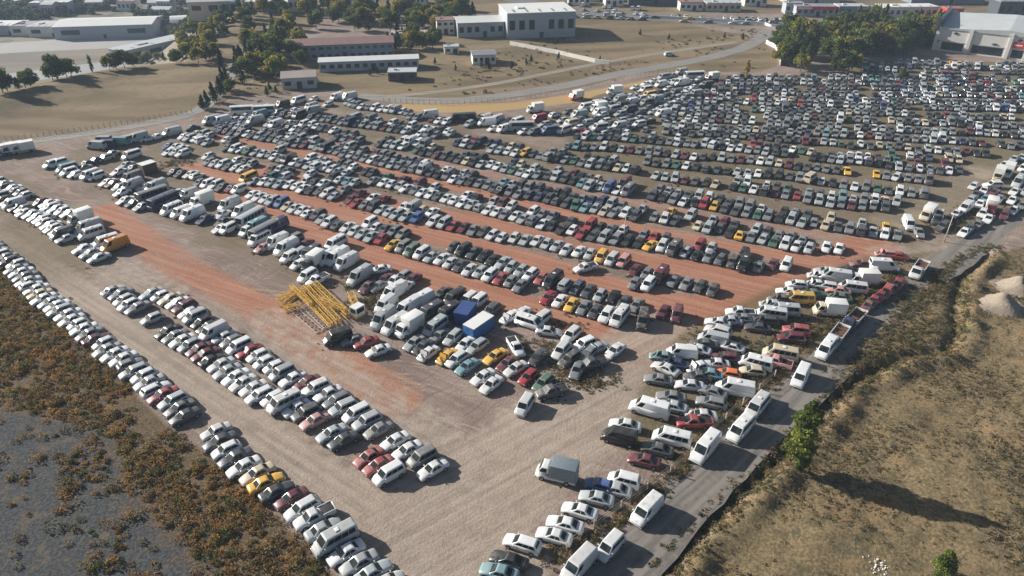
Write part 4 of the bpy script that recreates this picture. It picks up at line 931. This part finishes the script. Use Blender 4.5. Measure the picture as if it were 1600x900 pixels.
g3 += [(R.uniform(380, 700), R.uniform(5, 52), R.choice('bbbc'), R.uniform(.6, .95)) for _ in range(50)] + [(R.uniform(380, 460), R.uniform(60, 125), R.choice('bcb'), R.uniform(.5, .8)) for _ in range(16)]
g3 += [(x, y, 'c', .35) for x, y in [(578, 118), (590, 116), (680, 100), (712, 110), (752, 105), (765, 110), (800, 108), (830, 96), (822, 101), (873, 92), (937, 96), (1045, 62), (1000, 55), (1160, 62), (1132, 60)]]
grove(g3, 'trees around the far buildings', 'the far grey hall grounds')
g5 = [(R.uniform(285, 372), R.uniform(38, 93), R.choice('bbbc'), R.uniform(.5, .8)) for _ in range(46)] + [(R.uniform(222, 340), R.uniform(92, 100), R.choice('bbc'), R.uniform(.45, .65)) for _ in range(16)]
g5 = [t for t in g5 if UT(t[0], t[1])[2] < -.5 or t[1] > 88]
grove(g5, 'trees on the slope to the airfield', 'the airfield slope')
g4 = [(83, 125, 'b', .7), (90, 124, 'b', .8), (105, 121, 'b', .7), (112, 119, 'b', .7), (145, 113, 'p', .5), (172, 110, 'b', .6), (195, 106, 'b', .8), (182, 108, 'b', .6), (210, 105, 'b', .6), (48, 135, 'b', .7), (40, 138, 'b', .6), (5, 145, 'b', .8), (12, 143, 'b', .7), (30, 140, 'c', .5)]
grove(g4, 'trees along the ridge', 'the ridge above airfield')
# far woodland of the town: one mass
P = np.stack([NR.uniform(-560, 40, 13000), NR.uniform(330, 760, 13000)], 1)
P = P[(vnoise(P[:, 0], P[:, 1], .03, 91) + NR.normal(0, .45, len(P)) > -.12)]
rd, rs = seg_dist(P[:, 0], P[:, 1], RIDGE); b1 = [UT(*p)[:2] for p in [(-300, 105), (60, 30), (200, 18), (330, 30), (300, 92), (100, 122), (-200, 160)]]
def pipw(pts, P_):
    x, y = pts[:, 0], pts[:, 1]; ins = np.zeros(len(pts), bool)
    for i in range(len(P_)):
        (x1, y1), (x2, y2) = P_[i], P_[(i + 1) % len(P_)]; ins ^= ((y1 > y) != (y2 > y)) & (x < (x2 - x1) * (y - y1) / (y2 - y1 + 1e-9) + x1)
    return ins
P = P[(~pipw(P, b1)) & (rd * rs > 4)]
rad = NR.uniform(1.6, 4.0, len(P)); cols = np.array([(.04, .06, .026), (.06, .075, .03), (.03, .05, .025), (.12, .11, .035)])[NR.integers(0, 4, len(P))]
o = clumps('town_woodland', P, rad, rad * NR.uniform(1.2, 2.2, len(P)), cols, 44, .75)
tag(o, 'dark hazy tree cover between the far houses at the top left', 'woodland', None, 'stuff')
belt = [along([(345, 100), (300, 96), (250, 98), (210, 102)], 160, 3)]
#BUILD#
WIN = M['glass']
WALLS = {'white': simple('white_render', (.62, .60, .56), .8, .12, .3), 'grey': simple('grey_blue_cladding', (.16, .20, .24), .6, .15, .2), 'cream': simple('cream_render', (.50, .43, .34), .8, .15, .3), 'brown': simple('brown_brick', (.24, .14, .10), .85, .25, .3), 'dark': simple('dark_cladding', (.05, .06, .07), .6, .2, .3), 'palegrey': simple('pale_grey_panel', (.34, .37, .40), .6, .12, .3), 'red': simple('red_signboard', (.55, .02, .03), .5, .1, .3)}
ROOFS = {'white': simple('white_metal_roof', (.66, .66, .62), .5, .1, .2), 'grey': simple('grey_metal_roof', (.24, .25, .26), .6, .15, .2), 'red': simple('brown_tile_roof', (.22, .13, .11), .8, .3, .3), 'palegrey': simple('pale_roof_sheet', (.42, .44, .44), .6, .15, .2), 'dark': simple('dark_roof', (.04, .05, .07), .35, .2, .3), 'pink': simple('pinkish_roof', (.36, .30, .27), .8, .2, .2)}
def building(name, px, py, w, d, h, deg, wall, roof, label, cat='building', kind='flat', wn=6, rows=1, door=True, group=None, rise=1.5):
    """px,py = the middle of the foot of the wall that faces the camera"""
    X, Y, Z = UT(px, py); a = math.radians(deg)
    if Z < -3: X, Y = U(px, py, DROP); Z = DROP
    o = empty(name, (X - math.sin(a) * d / 2, Y + math.cos(a) * d / 2, Z), a)
    MB().box(-w / 2, w / 2, -d / 2, d / 2, -3, h).build('wall', WALLS[wall], o)
    r = MB(); e = .35
    if kind == 'gable':
        vs = [(-w / 2 - e, -d / 2 - e, h), (w / 2 + e, -d / 2 - e, h), (w / 2 + e, d / 2 + e, h), (-w / 2 - e, d / 2 + e, h), (-w / 2 - e, 0, h + rise), (w / 2 + e, 0, h + rise)]
        vs += [(x, y, z + .18) for x, y, z in vs]
        r.add(vs, [(6, 7, 11, 10), (8, 9, 10, 11), (0, 4, 5, 1), (2, 5, 4, 3), (0, 1, 7, 6), (2, 3, 9, 8), (1, 5, 11, 7), (5, 2, 8, 11), (3, 4, 10, 9), (4, 0, 6, 10)])
        g_ = MB(); g_.add([(-w / 2, -d / 2, h), (-w / 2, d / 2, h), (-w / 2, 0, h + rise - .05), (w / 2, -d / 2, h), (w / 2, d / 2, h), (w / 2, 0, h + rise - .05)], [(0, 1, 2), (4, 3, 5)])
        g_.build('gable', WALLS[wall], o)
    elif kind == 'barrel':
        n = 12; vs = []
        for i in range(n + 1):
            t = math.pi * i / n
            for x in (-w / 2 - e, w / 2 + e): vs.append((x, -math.cos(t) * (d / 2 + e), h + math.sin(t) * rise))
        r.add(vs, [(2 * i, 2 * i + 1, 2 * i + 3, 2 * i + 2) for i in range(n)] + [tuple(range(0, 2 * n + 2, 2)), tuple(range(1, 2 * n + 2, 2))[::-1]], smooth=False)
    else:
        r.box(-w / 2 - .2, w / 2 + .2, -d / 2 - .2, d / 2 + .2, h + .003, h + .35)
        r.box(-w / 2 + w * .2, -w / 2 + w * .3, -d * .1, d * .1, h + .35, h + .9)
    ro = r.build('roof', ROOFS[roof], o)
    if kind == 'flat' and w > 17:
        for i in range(5): MB().box(-w / 2 + w * (.12 + .19 * i) - .5, -w / 2 + w * (.12 + .19 * i) + .5, -d * .42, -d * .16, h + .352, h + .42).build('skylight', WALLS['grey'], ro)
    for rw in range(rows):
        z0 = h * (rw + .35) / max(rows, 1); hh = h / max(rows, 1) * .38
        for i in range(wn):
            x = -w / 2 + w * (i + .5) / wn
            if door and rw == 0 and i == wn // 2: continue
            MB().box(x - w / wn * .28, x + w / wn * .28, -d / 2 - .03, -d / 2 + .05, z0, z0 + hh).build('window', WIN, o)
    if door:
        x = -w / 2 + w * (wn // 2 + .5) / wn; MB().box(x - .9, x + .9, -d / 2 - .05, -d / 2 + .05, 0, min(2.6, h * .8)).build('door', M['dark'], o)
    tag(o, label, cat, group); return o
building('factory_hall', 846, 59, 31, 24, 10.5, 10, 'palegrey', 'white', 'largest pale factory hall with a bright flat roof behind the tan field', wn=7, rows=1)
building('factory_hall', 752, 58, 21, 15, 6.2, 10, 'palegrey', 'white', 'lower factory wing with a white sloping roof left of the tallest hall', kind='gable', wn=6)
building('office_block', 697, 54, 8, 8, 6, 8, 'white', 'red', 'small red and white office block left of the factory wing', wn=3, rows=2)
building('long_barrack', 534, 92, 42, 12, 5.5, 10, 'grey', 'red', 'long two-storey block with brown tiled roof and blue-grey walls', kind='gable', wn=14, rows=2)
building('long_shed', 578, 110, 37, 7, 3.6, 9, 'palegrey', 'white', 'long low shed with a white roof in front of the brown-roofed block', kind='gable', wn=12, rise=.8)
building('small_barn', 469, 139, 11.5, 9, 3.8, 12, 'palegrey', 'pink', 'small barn with a pinkish roof and white gable near the far row end', kind='gable', wn=3, rise=1.3)
building('dark_hut', 629, 127, 10, 6, 3.0, 4, 'dark', 'palegrey', 'dark green hut with a pale flat roof below the long low shed', wn=3)
building('white_house', 757, 101, 9, 8, 3.6, 8, 'white', 'grey', 'white house with grey roof beside the tan field', kind='gable', wn=4, rise=.8)
building('white_house', 706, 84, 6, 5, 2.6, 8, 'white', 'palegrey', 'smaller white house behind the grey-roofed white house', wn=2)
building('low_annex', 640, 62, 16, 6, 2.5, 6, 'palegrey', 'pink', 'low pinkish-roofed annex between the brown roof and the factory', wn=6)
# airfield
building('aircraft_hangar', 165, 60, 62, 30, 8, 9, 'palegrey', 'white', 'big airfield hangar with a bright white roof', kind='gable', wn=3, rise=2)
building('aircraft_hangar', 72, 58, 22, 20, 6.5, 3, 'white', 'palegrey', 'pale hangar left of the bright white-roofed hangar', wn=2)
building('aircraft_hangar', 40, 56, 18, 18, 6, 3, 'white', 'grey', 'grey-roofed small hangar second from the left frame edge', wn=2)
building('aircraft_hangar', 5, 55, 20, 18, 6, 3, 'palegrey', 'white', 'leftmost airfield hangar cut by the frame edge', wn=2)
_a, _b = U(205, 97, DROP), U(352, 62, DROP)
building('long_terminal', 276, 80, math.dist(_a, _b), 14, 6.5, math.degrees(math.atan2(_b[1] - _a[1], _b[0] - _a[0])), 'palegrey', 'palegrey', 'very long pale building with a low grey roof below the dome hangar', wn=5)
building('dome_hangar', 303, 55, 26, 24, 2, 20, 'white', 'white', 'white barrel-roofed shelter behind the long pale building', kind='barrel', wn=3, rise=9)
# showroom with facade of its own
X, Y, Z = UT(1545, 90)
sh = empty('car_showroom', (X + 11, Y + 12, 0), math.radians(-36))
MB().box(-22, 26, -14, 14, -1, 9).build('wall', WALLS['white'], sh)
r = MB(); r.add([(-22.3, -14.3, 8.6), (26.3, -14.3, 8.6), (26.3, 14.3, 11.0), (-22.3, 14.3, 11.0), (2, -14.3, 10.6), (2, 14.3, 12.4)], [(0, 4, 5, 3), (4, 1, 2, 5), (0, 1, 4), (3, 5, 2)]); r.build('roof', ROOFS['palegrey'], sh)
sp_ = MB(); sp_.box(-23.6, -22.4, -15, 14, 8, 12.6); sp_.build('solar_parapet', ROOFS['dark'], sh)
for x0, x1 in ((-20, -12), (-9, 2), (5, 9), (11, 24)):
    f = MB().box(x0, x1, -14.06, -13.9, 0.6, 3.6).build('window', WIN, sh)
    MB().box(x0 - .2, x1 + .2, -14.12, -14.03, 3.7, 4.0).build('sill', WALLS['palegrey'], f)
for x in (-22.5, -10.5, 3.5, 10): MB().box(x - .6, x + .6, -14.7, -13.8, 0, 9.4).build('pillar', WALLS['white'], sh)
sg = MB().box(4.6, 8.6, -14.3, -14.1, 4.3, 6.6).build('sign_board', WALLS['red'], sh)
MB().box(5.2, 8.0, -14.36, -14.305, 5.2, 5.7).build('emblem', M['white_sheet'], sg)
for x in (-16, 6.6):
    e_ = MB(); e_.box(x - .9, x + .9, -14.2, -14.05, 7.2, 7.5); e_.box(x - .3, x + .3, -14.23, -14.06, 6.9, 7.8); e_.build('emblem', M['dark'], sh)
e_ = MB(); e_.box(-2.5, -.5, -14.2, -14.05, 4.6, 4.85); e_.box(-2.1, -.9, -14.23, -14.06, 5.0, 5.2); e_.build('emblem', M['dark'], sh)
tag(sh, 'white car showroom with pillars, red sign and dark side parapet at top right', 'showroom')
def sign_text(txt, parent, loc, size, mat, rx=math.pi / 2):
    cu = bpy.data.curves.new('lettering', 'FONT'); cu.body = txt; cu.size = size; cu.extrude = .03; cu.align_x = 'CENTER'; cu.align_y = 'CENTER'
    o = bpy.data.objects.new('lettering', cu); me = bpy.data.meshes.new_from_object(o); bpy.data.objects.remove(o)
    me.materials.append(mat); c = bpy.data.objects.new('lettering', me); link(c, parent); c.location = loc; c.rotation_euler = (rx, 0, 0); return c
# strip of buildings along the highway
strip = [(1240, 22, 9, 7, 5, 'palegrey', 'grey', 'grey shop at the left end of the red shopfront', 3),
         (1330, 27, 14, 8, 5, 'grey', 'palegrey', 'teal-grey shop right of the red shopfront', 4),
         (1365, 26, 9, 7, 4, 'white', 'grey', 'small white shop right of the teal-grey shop', 3),
         (1420, 28, 28, 9, 5, 'white', 'white', 'long white shop with white roof left of the red sign box', 9),
         (1585, 26, 18, 10, 7, 'dark', 'grey', 'dark hall at the right end of the highway shops', 5),
         (1130, 18, 18, 8, 4, 'cream', 'palegrey', 'cream shop with an orange front beyond the highway', 6),
         (1080, 17, 12, 8, 4, 'white', 'red', 'white shop with brown roof beyond the highway', 4),
         (1180, 10, 12, 8, 5, 'white', 'white', 'white depot above the highway', 4),
         (1020, 8, 26, 10, 7, 'dark', 'dark', 'dark blue hall beyond the highway', 8),
         (960, 10, 10, 8, 4, 'white', 'white', 'white shop left of the dark blue hall', 3),
         (905, 8, 12, 8, 4, 'white', 'grey', 'white workshop left of the white shop', 4),
         (935, 2, 14, 8, 5, 'palegrey', 'white', 'pale workshop behind the white workshop', 4),
         (1480, 6, 40, 12, 6, 'grey', 'red', 'long brown-roofed hall behind the highway shops', 10),
         (1270, 5, 30, 12, 5, 'cream', 'pink', 'long pinkish hall behind the red shopfront', 8)]
for (x, y, w, d, h, wl_, rf, lab, n) in strip: building('roadside_shop', x, y, w, d, h, R.uniform(-4, 4), wl_, rf, lab, 'shop', wn=n, group='shops along the highway')
o = building('red_shop', 1277, 26, 22, 9, 4.5, -2, 'palegrey', 'grey', 'wide shop with a bright red signboard front beyond the grove', 'shop', wn=7)
MB().box(-11.3, 11.3, -4.75, -4.55, 3.2, 4.9).build('sign_board', WALLS['red'], o)
MB().box(-10.5, -3.5, -4.82, -4.76, 3.6, 4.5).build('lettering', M['white_sheet'], o)
o = building('red_sign_building', 1488, 33, 8, 6, 5.6, -2, 'red', 'red', 'bright red box building with white lettering at the top right', 'shop', wn=2, rows=1)
sign_text('IQ', o, (0, -3.06, 3.9), 2.6, M['white_sheet'])
# town houses far away
tb = []
for i in range(54):
    x = R.uniform(0, 700); y = R.uniform(-22, 38)
    if x > 430 and y > 18: y = R.uniform(-20, 12)
    if x < 380 and y > 26: y = R.uniform(-20, 24)
    tb.append((x, y))
tb.sort()
for i, (x, y) in enumerate(tb):
    big = R.random() < .25; w = R.uniform(18, 34) if big else R.uniform(8, 15)
    wl_ = R.choice(['white', 'cream', 'palegrey', 'white']); rf = R.choice(['white', 'palegrey', 'red', 'grey', 'white'])
    building('town_house', x, y, w, R.uniform(8, 12), R.uniform(4, 8), R.uniform(-15, 25), wl_, rf, '%s house with %s roof, %s house from left in far town' % ({'palegrey': 'pale grey'}.get(wl_, wl_), {'palegrey': 'pale grey', 'red': 'brown tiled'}.get(rf, rf), ordn(i + 1)), 'house', wn=4, rows=1, door=False, kind=R.choice(['flat', 'gable']), group='houses of the far town')
# low walls
def wall_line(pts, h, t, label):
    P = [UT(*p) for p in pts]; m_ = MB()
    for a, b in zip(P[:-1], P[1:]):
        a2 = np.array(a[:2]); b2 = np.array(b[:2]); d = (b2 - a2) / np.linalg.norm(b2 - a2); n = np.array((-d[1], d[0])) * t / 2
        q = [a2 - n, b2 - n, b2 + n, a2 + n]; z = min(a[2], b[2])
        m_.add([(*p, z - .3) for p in q] + [(*p, z + h) for p in q], [(3, 2, 1, 0), (4, 5, 6, 7), (0, 1, 5, 4), (1, 2, 6, 5), (2, 3, 7, 6), (3, 0, 4, 7)])
    o = m_.build('low_wall', WALLS['white']); tag(o, label, 'wall', 'white walls around the tan field'); return o
wall_line([(797, 70), (870, 84), (930, 98), (952, 101)], 1.5, .35, 'white wall at the left side of the tan field')
wall_line([(1020, 28), (1100, 32), (1195, 39), (1205, 44)], 1.3, .35, 'white wall between the highway and the tan field')
wall_line([(1197, 68), (1212, 76), (1219, 86), (1219, 103)], 1.6, .35, 'curved white wall left of the grove')
wall_line([(1222, 50), (1215, 47), (1196, 45)], 1.3, .35, 'short white wall at the left tip of the grove')
# fence along the far road
def fence(pts, label, n):
    P = [U(*p) for p in pts]; cs = [0]
    for a, b in zip(P[:-1], P[1:]): cs.append(cs[-1] + math.hypot(b[0] - a[0], b[1] - a[1]))
    q = [(float(np.interp(t, cs, [p[0] for p in P])), float(np.interp(t, cs, [p[1] for p in P]))) for t in np.linspace(0, cs[-1], n)]
    o = empty('wire_fence', (*q[0], 0)); x0, y0 = q[0]
    for x, y in q: MB().box(x - x0 - .07, x - x0 + .07, y - y0 - .07, y - y0 + .07, 0, 1.5).build('post', M['pale_steel'], o)
    r = MB()
    for a, b in zip(q[:-1], q[1:]):
        for z in (.5, 1.0, 1.55): r.bar((a[0] - x0, a[1] - y0, z), (b[0] - x0, b[1] - y0, z), .012)
    r.build('wire', M['pale_steel'], o); tag(o, label, 'fence', 'wire fences round the yard')
fence([(600, 160), (700, 164), (800, 158), (880, 145), (960, 128), (1050, 113)], 'wire fence below the far curved road', 60)
fence([(0, 222), (120, 207), (240, 187), (300, 176)], 'wire fence at the foot of the brown hill', 34)
fence([(885, 860), (942, 815), (1000, 775), (1060, 730), (1130, 660), (1210, 590)], 'fence posts between the right yard and the road', 11)
# poles
for x, y, h, lab in [(1475, 378, 6.5, 'grey pole at the junction beside the mixer trucks'), (433, 228, 5, 'pale pole between the far field rows'), (880, 108, 6, 'lamp pole beside the far curved road'), (975, 372 + 0, 5, 'pale pole beside the fourth field row')]:
    X, Y = U(x, y); o = empty('utility_pole', (X, Y, 0)); MB().bar((0, 0, -.2), (0, 0, h), (.12, .08), n=8).build('pole', M['pale_steel'], o); MB().bar((0, 0, h), (1.1, 0, h + .1), .06).build('arm', M['pale_steel'], o)
    MB().box(1.0, 1.5, -.12, .12, h + .02, h + .14).build('lamp', M['dark'], o); tag(o, lab, 'pole', 'poles in the yard')
# containers
def container(px, py, deg, w, d, h, mat, label, tarp=False):
    X, Y = U(px, py, h / 2); o = empty('shipping_container' if not tarp else 'tarp_covered_load', (X, Y, 0), math.radians(deg)); b = MB(); n = 26
    pr = []
    for i in range(n + 1): x = -w / 2 + w * i / n; pr.append((x, -d / 2 + (.05 if i % 2 else 0)))
    pr2 = [(x, -y) for x, y in pr][::-1]; ring = pr + pr2; k = len(ring)
    b.add([(x, y, .1) for x, y in ring] + [(x, y, h) for x, y in ring], [(i, (i + 1) % k, k + (i + 1) % k, k + i) for i in range(k)] + [tuple(range(k, 2 * k))])
    b.build('shell' if not tarp else 'tarpaulin', mat, o)
    MB().box(-w / 2 - .05, w / 2 + .05, -d / 2 - .04, d / 2 + .04, 0, .12).build('base_frame', M['dark'], o)
    MB().box(-w / 2 - .03, w / 2 + .03, -d / 2 - .03, d / 2 + .03, h + .003, h + .08).build('roof', M['white_sheet'] if not tarp else mat, o)
    for s_ in (-1, 1): MB().box(-w / 2 - .09, -w / 2 - .052, min(s_ * .06, s_ * d * .45), max(s_ * .06, s_ * d * .45), .2, h - .1).build('door', mat, o)
    tag(o, label, 'container'); return o
container(748, 510, 52, 5.2, 2.4, 2.5, M['container_blue'], 'bright blue box container with a pale roof in the yard cluster')
container(727, 490, 70, 4.2, 2.6, 2.4, M['blue_tarp'], 'dark blue tarpaulin covered load behind the bright blue container', True)
X, Y = U(232, 262); container(231, 262, 232, 3.6, 2.6, 2.6, M['rust'], 'rust red hut with pale roof at the upper left of the yard')
# lattice sections
def lattice(px0, py0, px1, py1, z, side, mat, label, nseg=9, flat=False):
    a = np.array(U(px0, py0, z)); b = np.array(U(px1, py1, z)); L = np.linalg.norm(b - a); ang = math.atan2(b[1] - a[1], b[0] - a[0])
    o = empty('crane_section', (a[0], a[1], z), ang); h = side if not flat else .12; s = side / 2
    ch = [(0, -s, .08), (0, s, .08), (0, s, h), (0, -s, h)]
    for c in ch: MB().bar((0, c[1], c[2]), (L, c[1], c[2]), .07).build('chord', mat, o)
    br = MB()
    for i in range(nseg + 1):
        x = L * i / nseg
        for j in range(4): p, q = ch[j], ch[(j + 1) % 4]; br.bar((x, p[1], p[2]), (x, q[1], q[2]), .04)
        if i < nseg:
            x2 = L * (i + 1) / nseg
            for j in range(4):
                p, q = ch[j], ch[(j + 1) % 4]
                if i % 2: p, q = q, p
                br.bar((x, p[1], p[2]), (x2, q[1], q[2]), .035)
    br.build('bracing', mat, o); tag(o, label, 'crane section', 'lattice crane sections piled in the yard')
YM, WM = M['crane_yellow'], M['pale_steel']
lattice(492, 446, 545, 497, .5, .9, YM, 'rightmost long yellow lattice section sloping down the pile')
lattice(478, 450, 530, 505, .35, .8, YM, 'second long yellow lattice section from the right of the pile')
lattice(466, 455, 518, 511, .2, .7, YM, 'third long yellow lattice section, left of the two highest')
lattice(433, 468, 492, 450, .15, .8, YM, 'yellow lattice section lying across the upper end of the pile')
lattice(452, 478, 500, 519, .05, 1.3, WM, 'pale flat frame at the lower left edge of the pile', flat=True)
lattice(474, 476, 512, 512, .1, 1.2, WM, 'pale flat frame beside the long yellow sections', flat=True)
lattice(548, 462, 562, 492, .3, 1.0, YM, 'short yellow lattice section at the right of the pile', 5)
lattice(440, 480, 462, 462, .1, 1.0, YM, 'short yellow lattice section at the left corner of the pile', 5)
lattice(445, 487, 470, 480, .1, .9, YM, 'short yellow lattice section lying on the pale frames', 4)
lattice(500, 470, 541, 486, 1.35, .6, YM, 'yellow lattice section lying askew on top of the pile', 7)
lattice(455, 449, 486, 478, .9, .6, YM, 'yellow lattice section crossing the upper left of the pile', 6)
# crane cab
X, Y = U(559, 487, 1); o = empty('crane_cab', (X, Y, 0), math.radians(232)); MB().box(-1, 1, -.8, .8, .5, 2.3).build('cabin', M['white_sheet'], o)
MB().box(1.003, 1.03, -.65, .65, 1.2, 2.1).build('windshield', WIN, o)
for s_ in (-1, 1): MB().box(-.8, .8, min(s_ * .803, s_ * .83), max(s_ * .803, s_ * .83), 1.2, 2.1).build('side_window', WIN, o)
MB().box(-.9, .9, -.6, .6, 0, .5).build('base_frame', YM, o); tag(o, 'white crane cab standing right of the yellow lattice pile', 'crane cab')
# gravel piles and rubble
def pile(px, py, r, h, seed, label, mat, name='gravel_pile'):
    X, Y, Z = UT(px, py); rr = np.random.default_rng(seed); n = 44; vs = []; fs = []
    gx = np.linspace(-1, 1, n); A_, B_ = np.meshgrid(gx, gx); D = np.hypot(A_, B_)
    Hh = np.clip(1 - D + .10 * np.sin(A_ * 5 + seed) + .08 * np.sin(B_ * 7 + A_ * 4), 0, 1) ** 1.1 * h + rr.normal(0, .035, A_.shape) * (D < 1) - .06
    V_ = np.stack([A_ * r, B_ * r * .8, Hh], -1).reshape(-1, 3); I = np.arange(n * n).reshape(n, n); Q_ = np.stack([I[:-1, :-1], I[:-1, 1:], I[1:, 1:], I[1:, :-1]], -1).reshape(-1, 4)
    o = raw_mesh(name, V_, Q_.ravel(), np.full(len(Q_), 4), [mat], smooth=True); o.location = (X, Y, Z); tag(o, label, 'gravel pile', 'gravel piles at the right'); return o
GV = simple('gravel', (.26, .215, .165), .95, .35, 3.5)
pile(1562, 478, 4.5, 2.6, 1, 'larger pale gravel pile at the right frame edge', GV)
pile(1590, 450, 4.0, 2.4, 2, 'paler gravel pile behind the larger one', GV)
# rubble
def rubble(px, py, n, spread, sz, label, mat, seed):
    X, Y, Z = UT(px, py); rr = np.random.default_rng(seed); m_ = MB()
    for i in range(n):
        c = rr.normal(0, spread, 2); s = rr.uniform(.3, 1) * sz; z = hgt(X + c[0], Y + c[1]) - Z
        v = rr.normal(size=(8, 3)) * .25
        bx = np.array([(-1, -1, -1), (1, -1, -1), (1, 1, -1), (-1, 1, -1), (-1, -1, 1), (1, -1, 1), (1, 1, 1), (-1, 1, 1)]) + v
        m_.add(bx * s * rr.uniform(.5, 1, 3) + np.array((c[0], c[1], z + s * .4)), [(3, 2, 1, 0), (4, 5, 6, 7), (0, 1, 5, 4), (1, 2, 6, 5), (2, 3, 7, 6), (3, 0, 4, 7)])
    o = m_.build('rubble', mat, None, (X, Y, Z)); tag(o, label, 'rubble', None, 'stuff')
rubble(1372, 885, 38, .6, .11, 'white broken rubble in the dry field at the bottom edge', M['white_sheet'], 4)
rubble(905, 585, 60, 1.4, .28, 'dark scrap parts lying among the wrecks at the yard corner', M['rust'], 5)
rubble(865, 612, 45, 1.3, .26, 'dark scrap beside the green wagon', M['dark'], 6)
rubble(1090, 655, 40, 1.0, .25, 'scrap parts around the red wreck', M['rust'], 7)
#LIGHT#
w = bpy.data.worlds.new('World'); sc.world = w; w.use_nodes = True; nt = w.node_tree
sky = nt.nodes.new('ShaderNodeTexSky'); sky.sky_type = 'NISHITA'; sky.sun_disc = False
AZ = 155.5; EL = 25.0
sky.sun_elevation = math.radians(EL); sky.sun_rotation = math.radians(90 - AZ); sky.air_density = 1.0; sky.dust_density = 1.5
nt.links.new(sky.outputs[0], nt.nodes['Background'].inputs[0]); nt.nodes['Background'].inputs[1].default_value = .05
sd = bpy.data.lights.new('sun', 'SUN'); sd.energy = 5.0; sd.angle = math.radians(.5); sd.color = (1, .95, .88)
so = bpy.data.objects.new('sun', sd); link(so)
import mathutils
dv = mathutils.Vector((-math.cos(math.radians(AZ)) * math.cos(math.radians(EL)), -math.sin(math.radians(AZ)) * math.cos(math.radians(EL)), -math.sin(math.radians(EL))))
so.rotation_euler = dv.to_track_quat('-Z', 'Y').to_euler(); so.location = (-100, 50, 120)
HAZE = .00022
if HAZE:
    m = bpy.data.materials.new('haze_air'); m.use_nodes = True; nt = m.node_tree; nt.nodes.remove(nt.nodes['Principled BSDF'])
    pv = nt.nodes.new('ShaderNodeVolumePrincipled'); pv.inputs['Color'].default_value = (.62, .80, 1.0, 1); pv.inputs['Density'].default_value = HAZE; pv.inputs['Anisotropy'].default_value = .0
    nt.links.new(pv.outputs[0], nt.nodes['Material Output'].inputs['Volume'])
    hz = MB().box(-3600, 3600, -700, 3600, -36.5, 70.5).build('haze', m); tag(hz, None, None, None, 'stuff')
sc.view_settings.view_transform = 'Standard'; sc.view_settings.look = 'None'; sc.view_settings.exposure = .8; sc.view_settings.gamma = 1
sc.render.resolution_x = 1024; sc.render.resolution_y = 576
sc.cycles.volume_bounces = 0
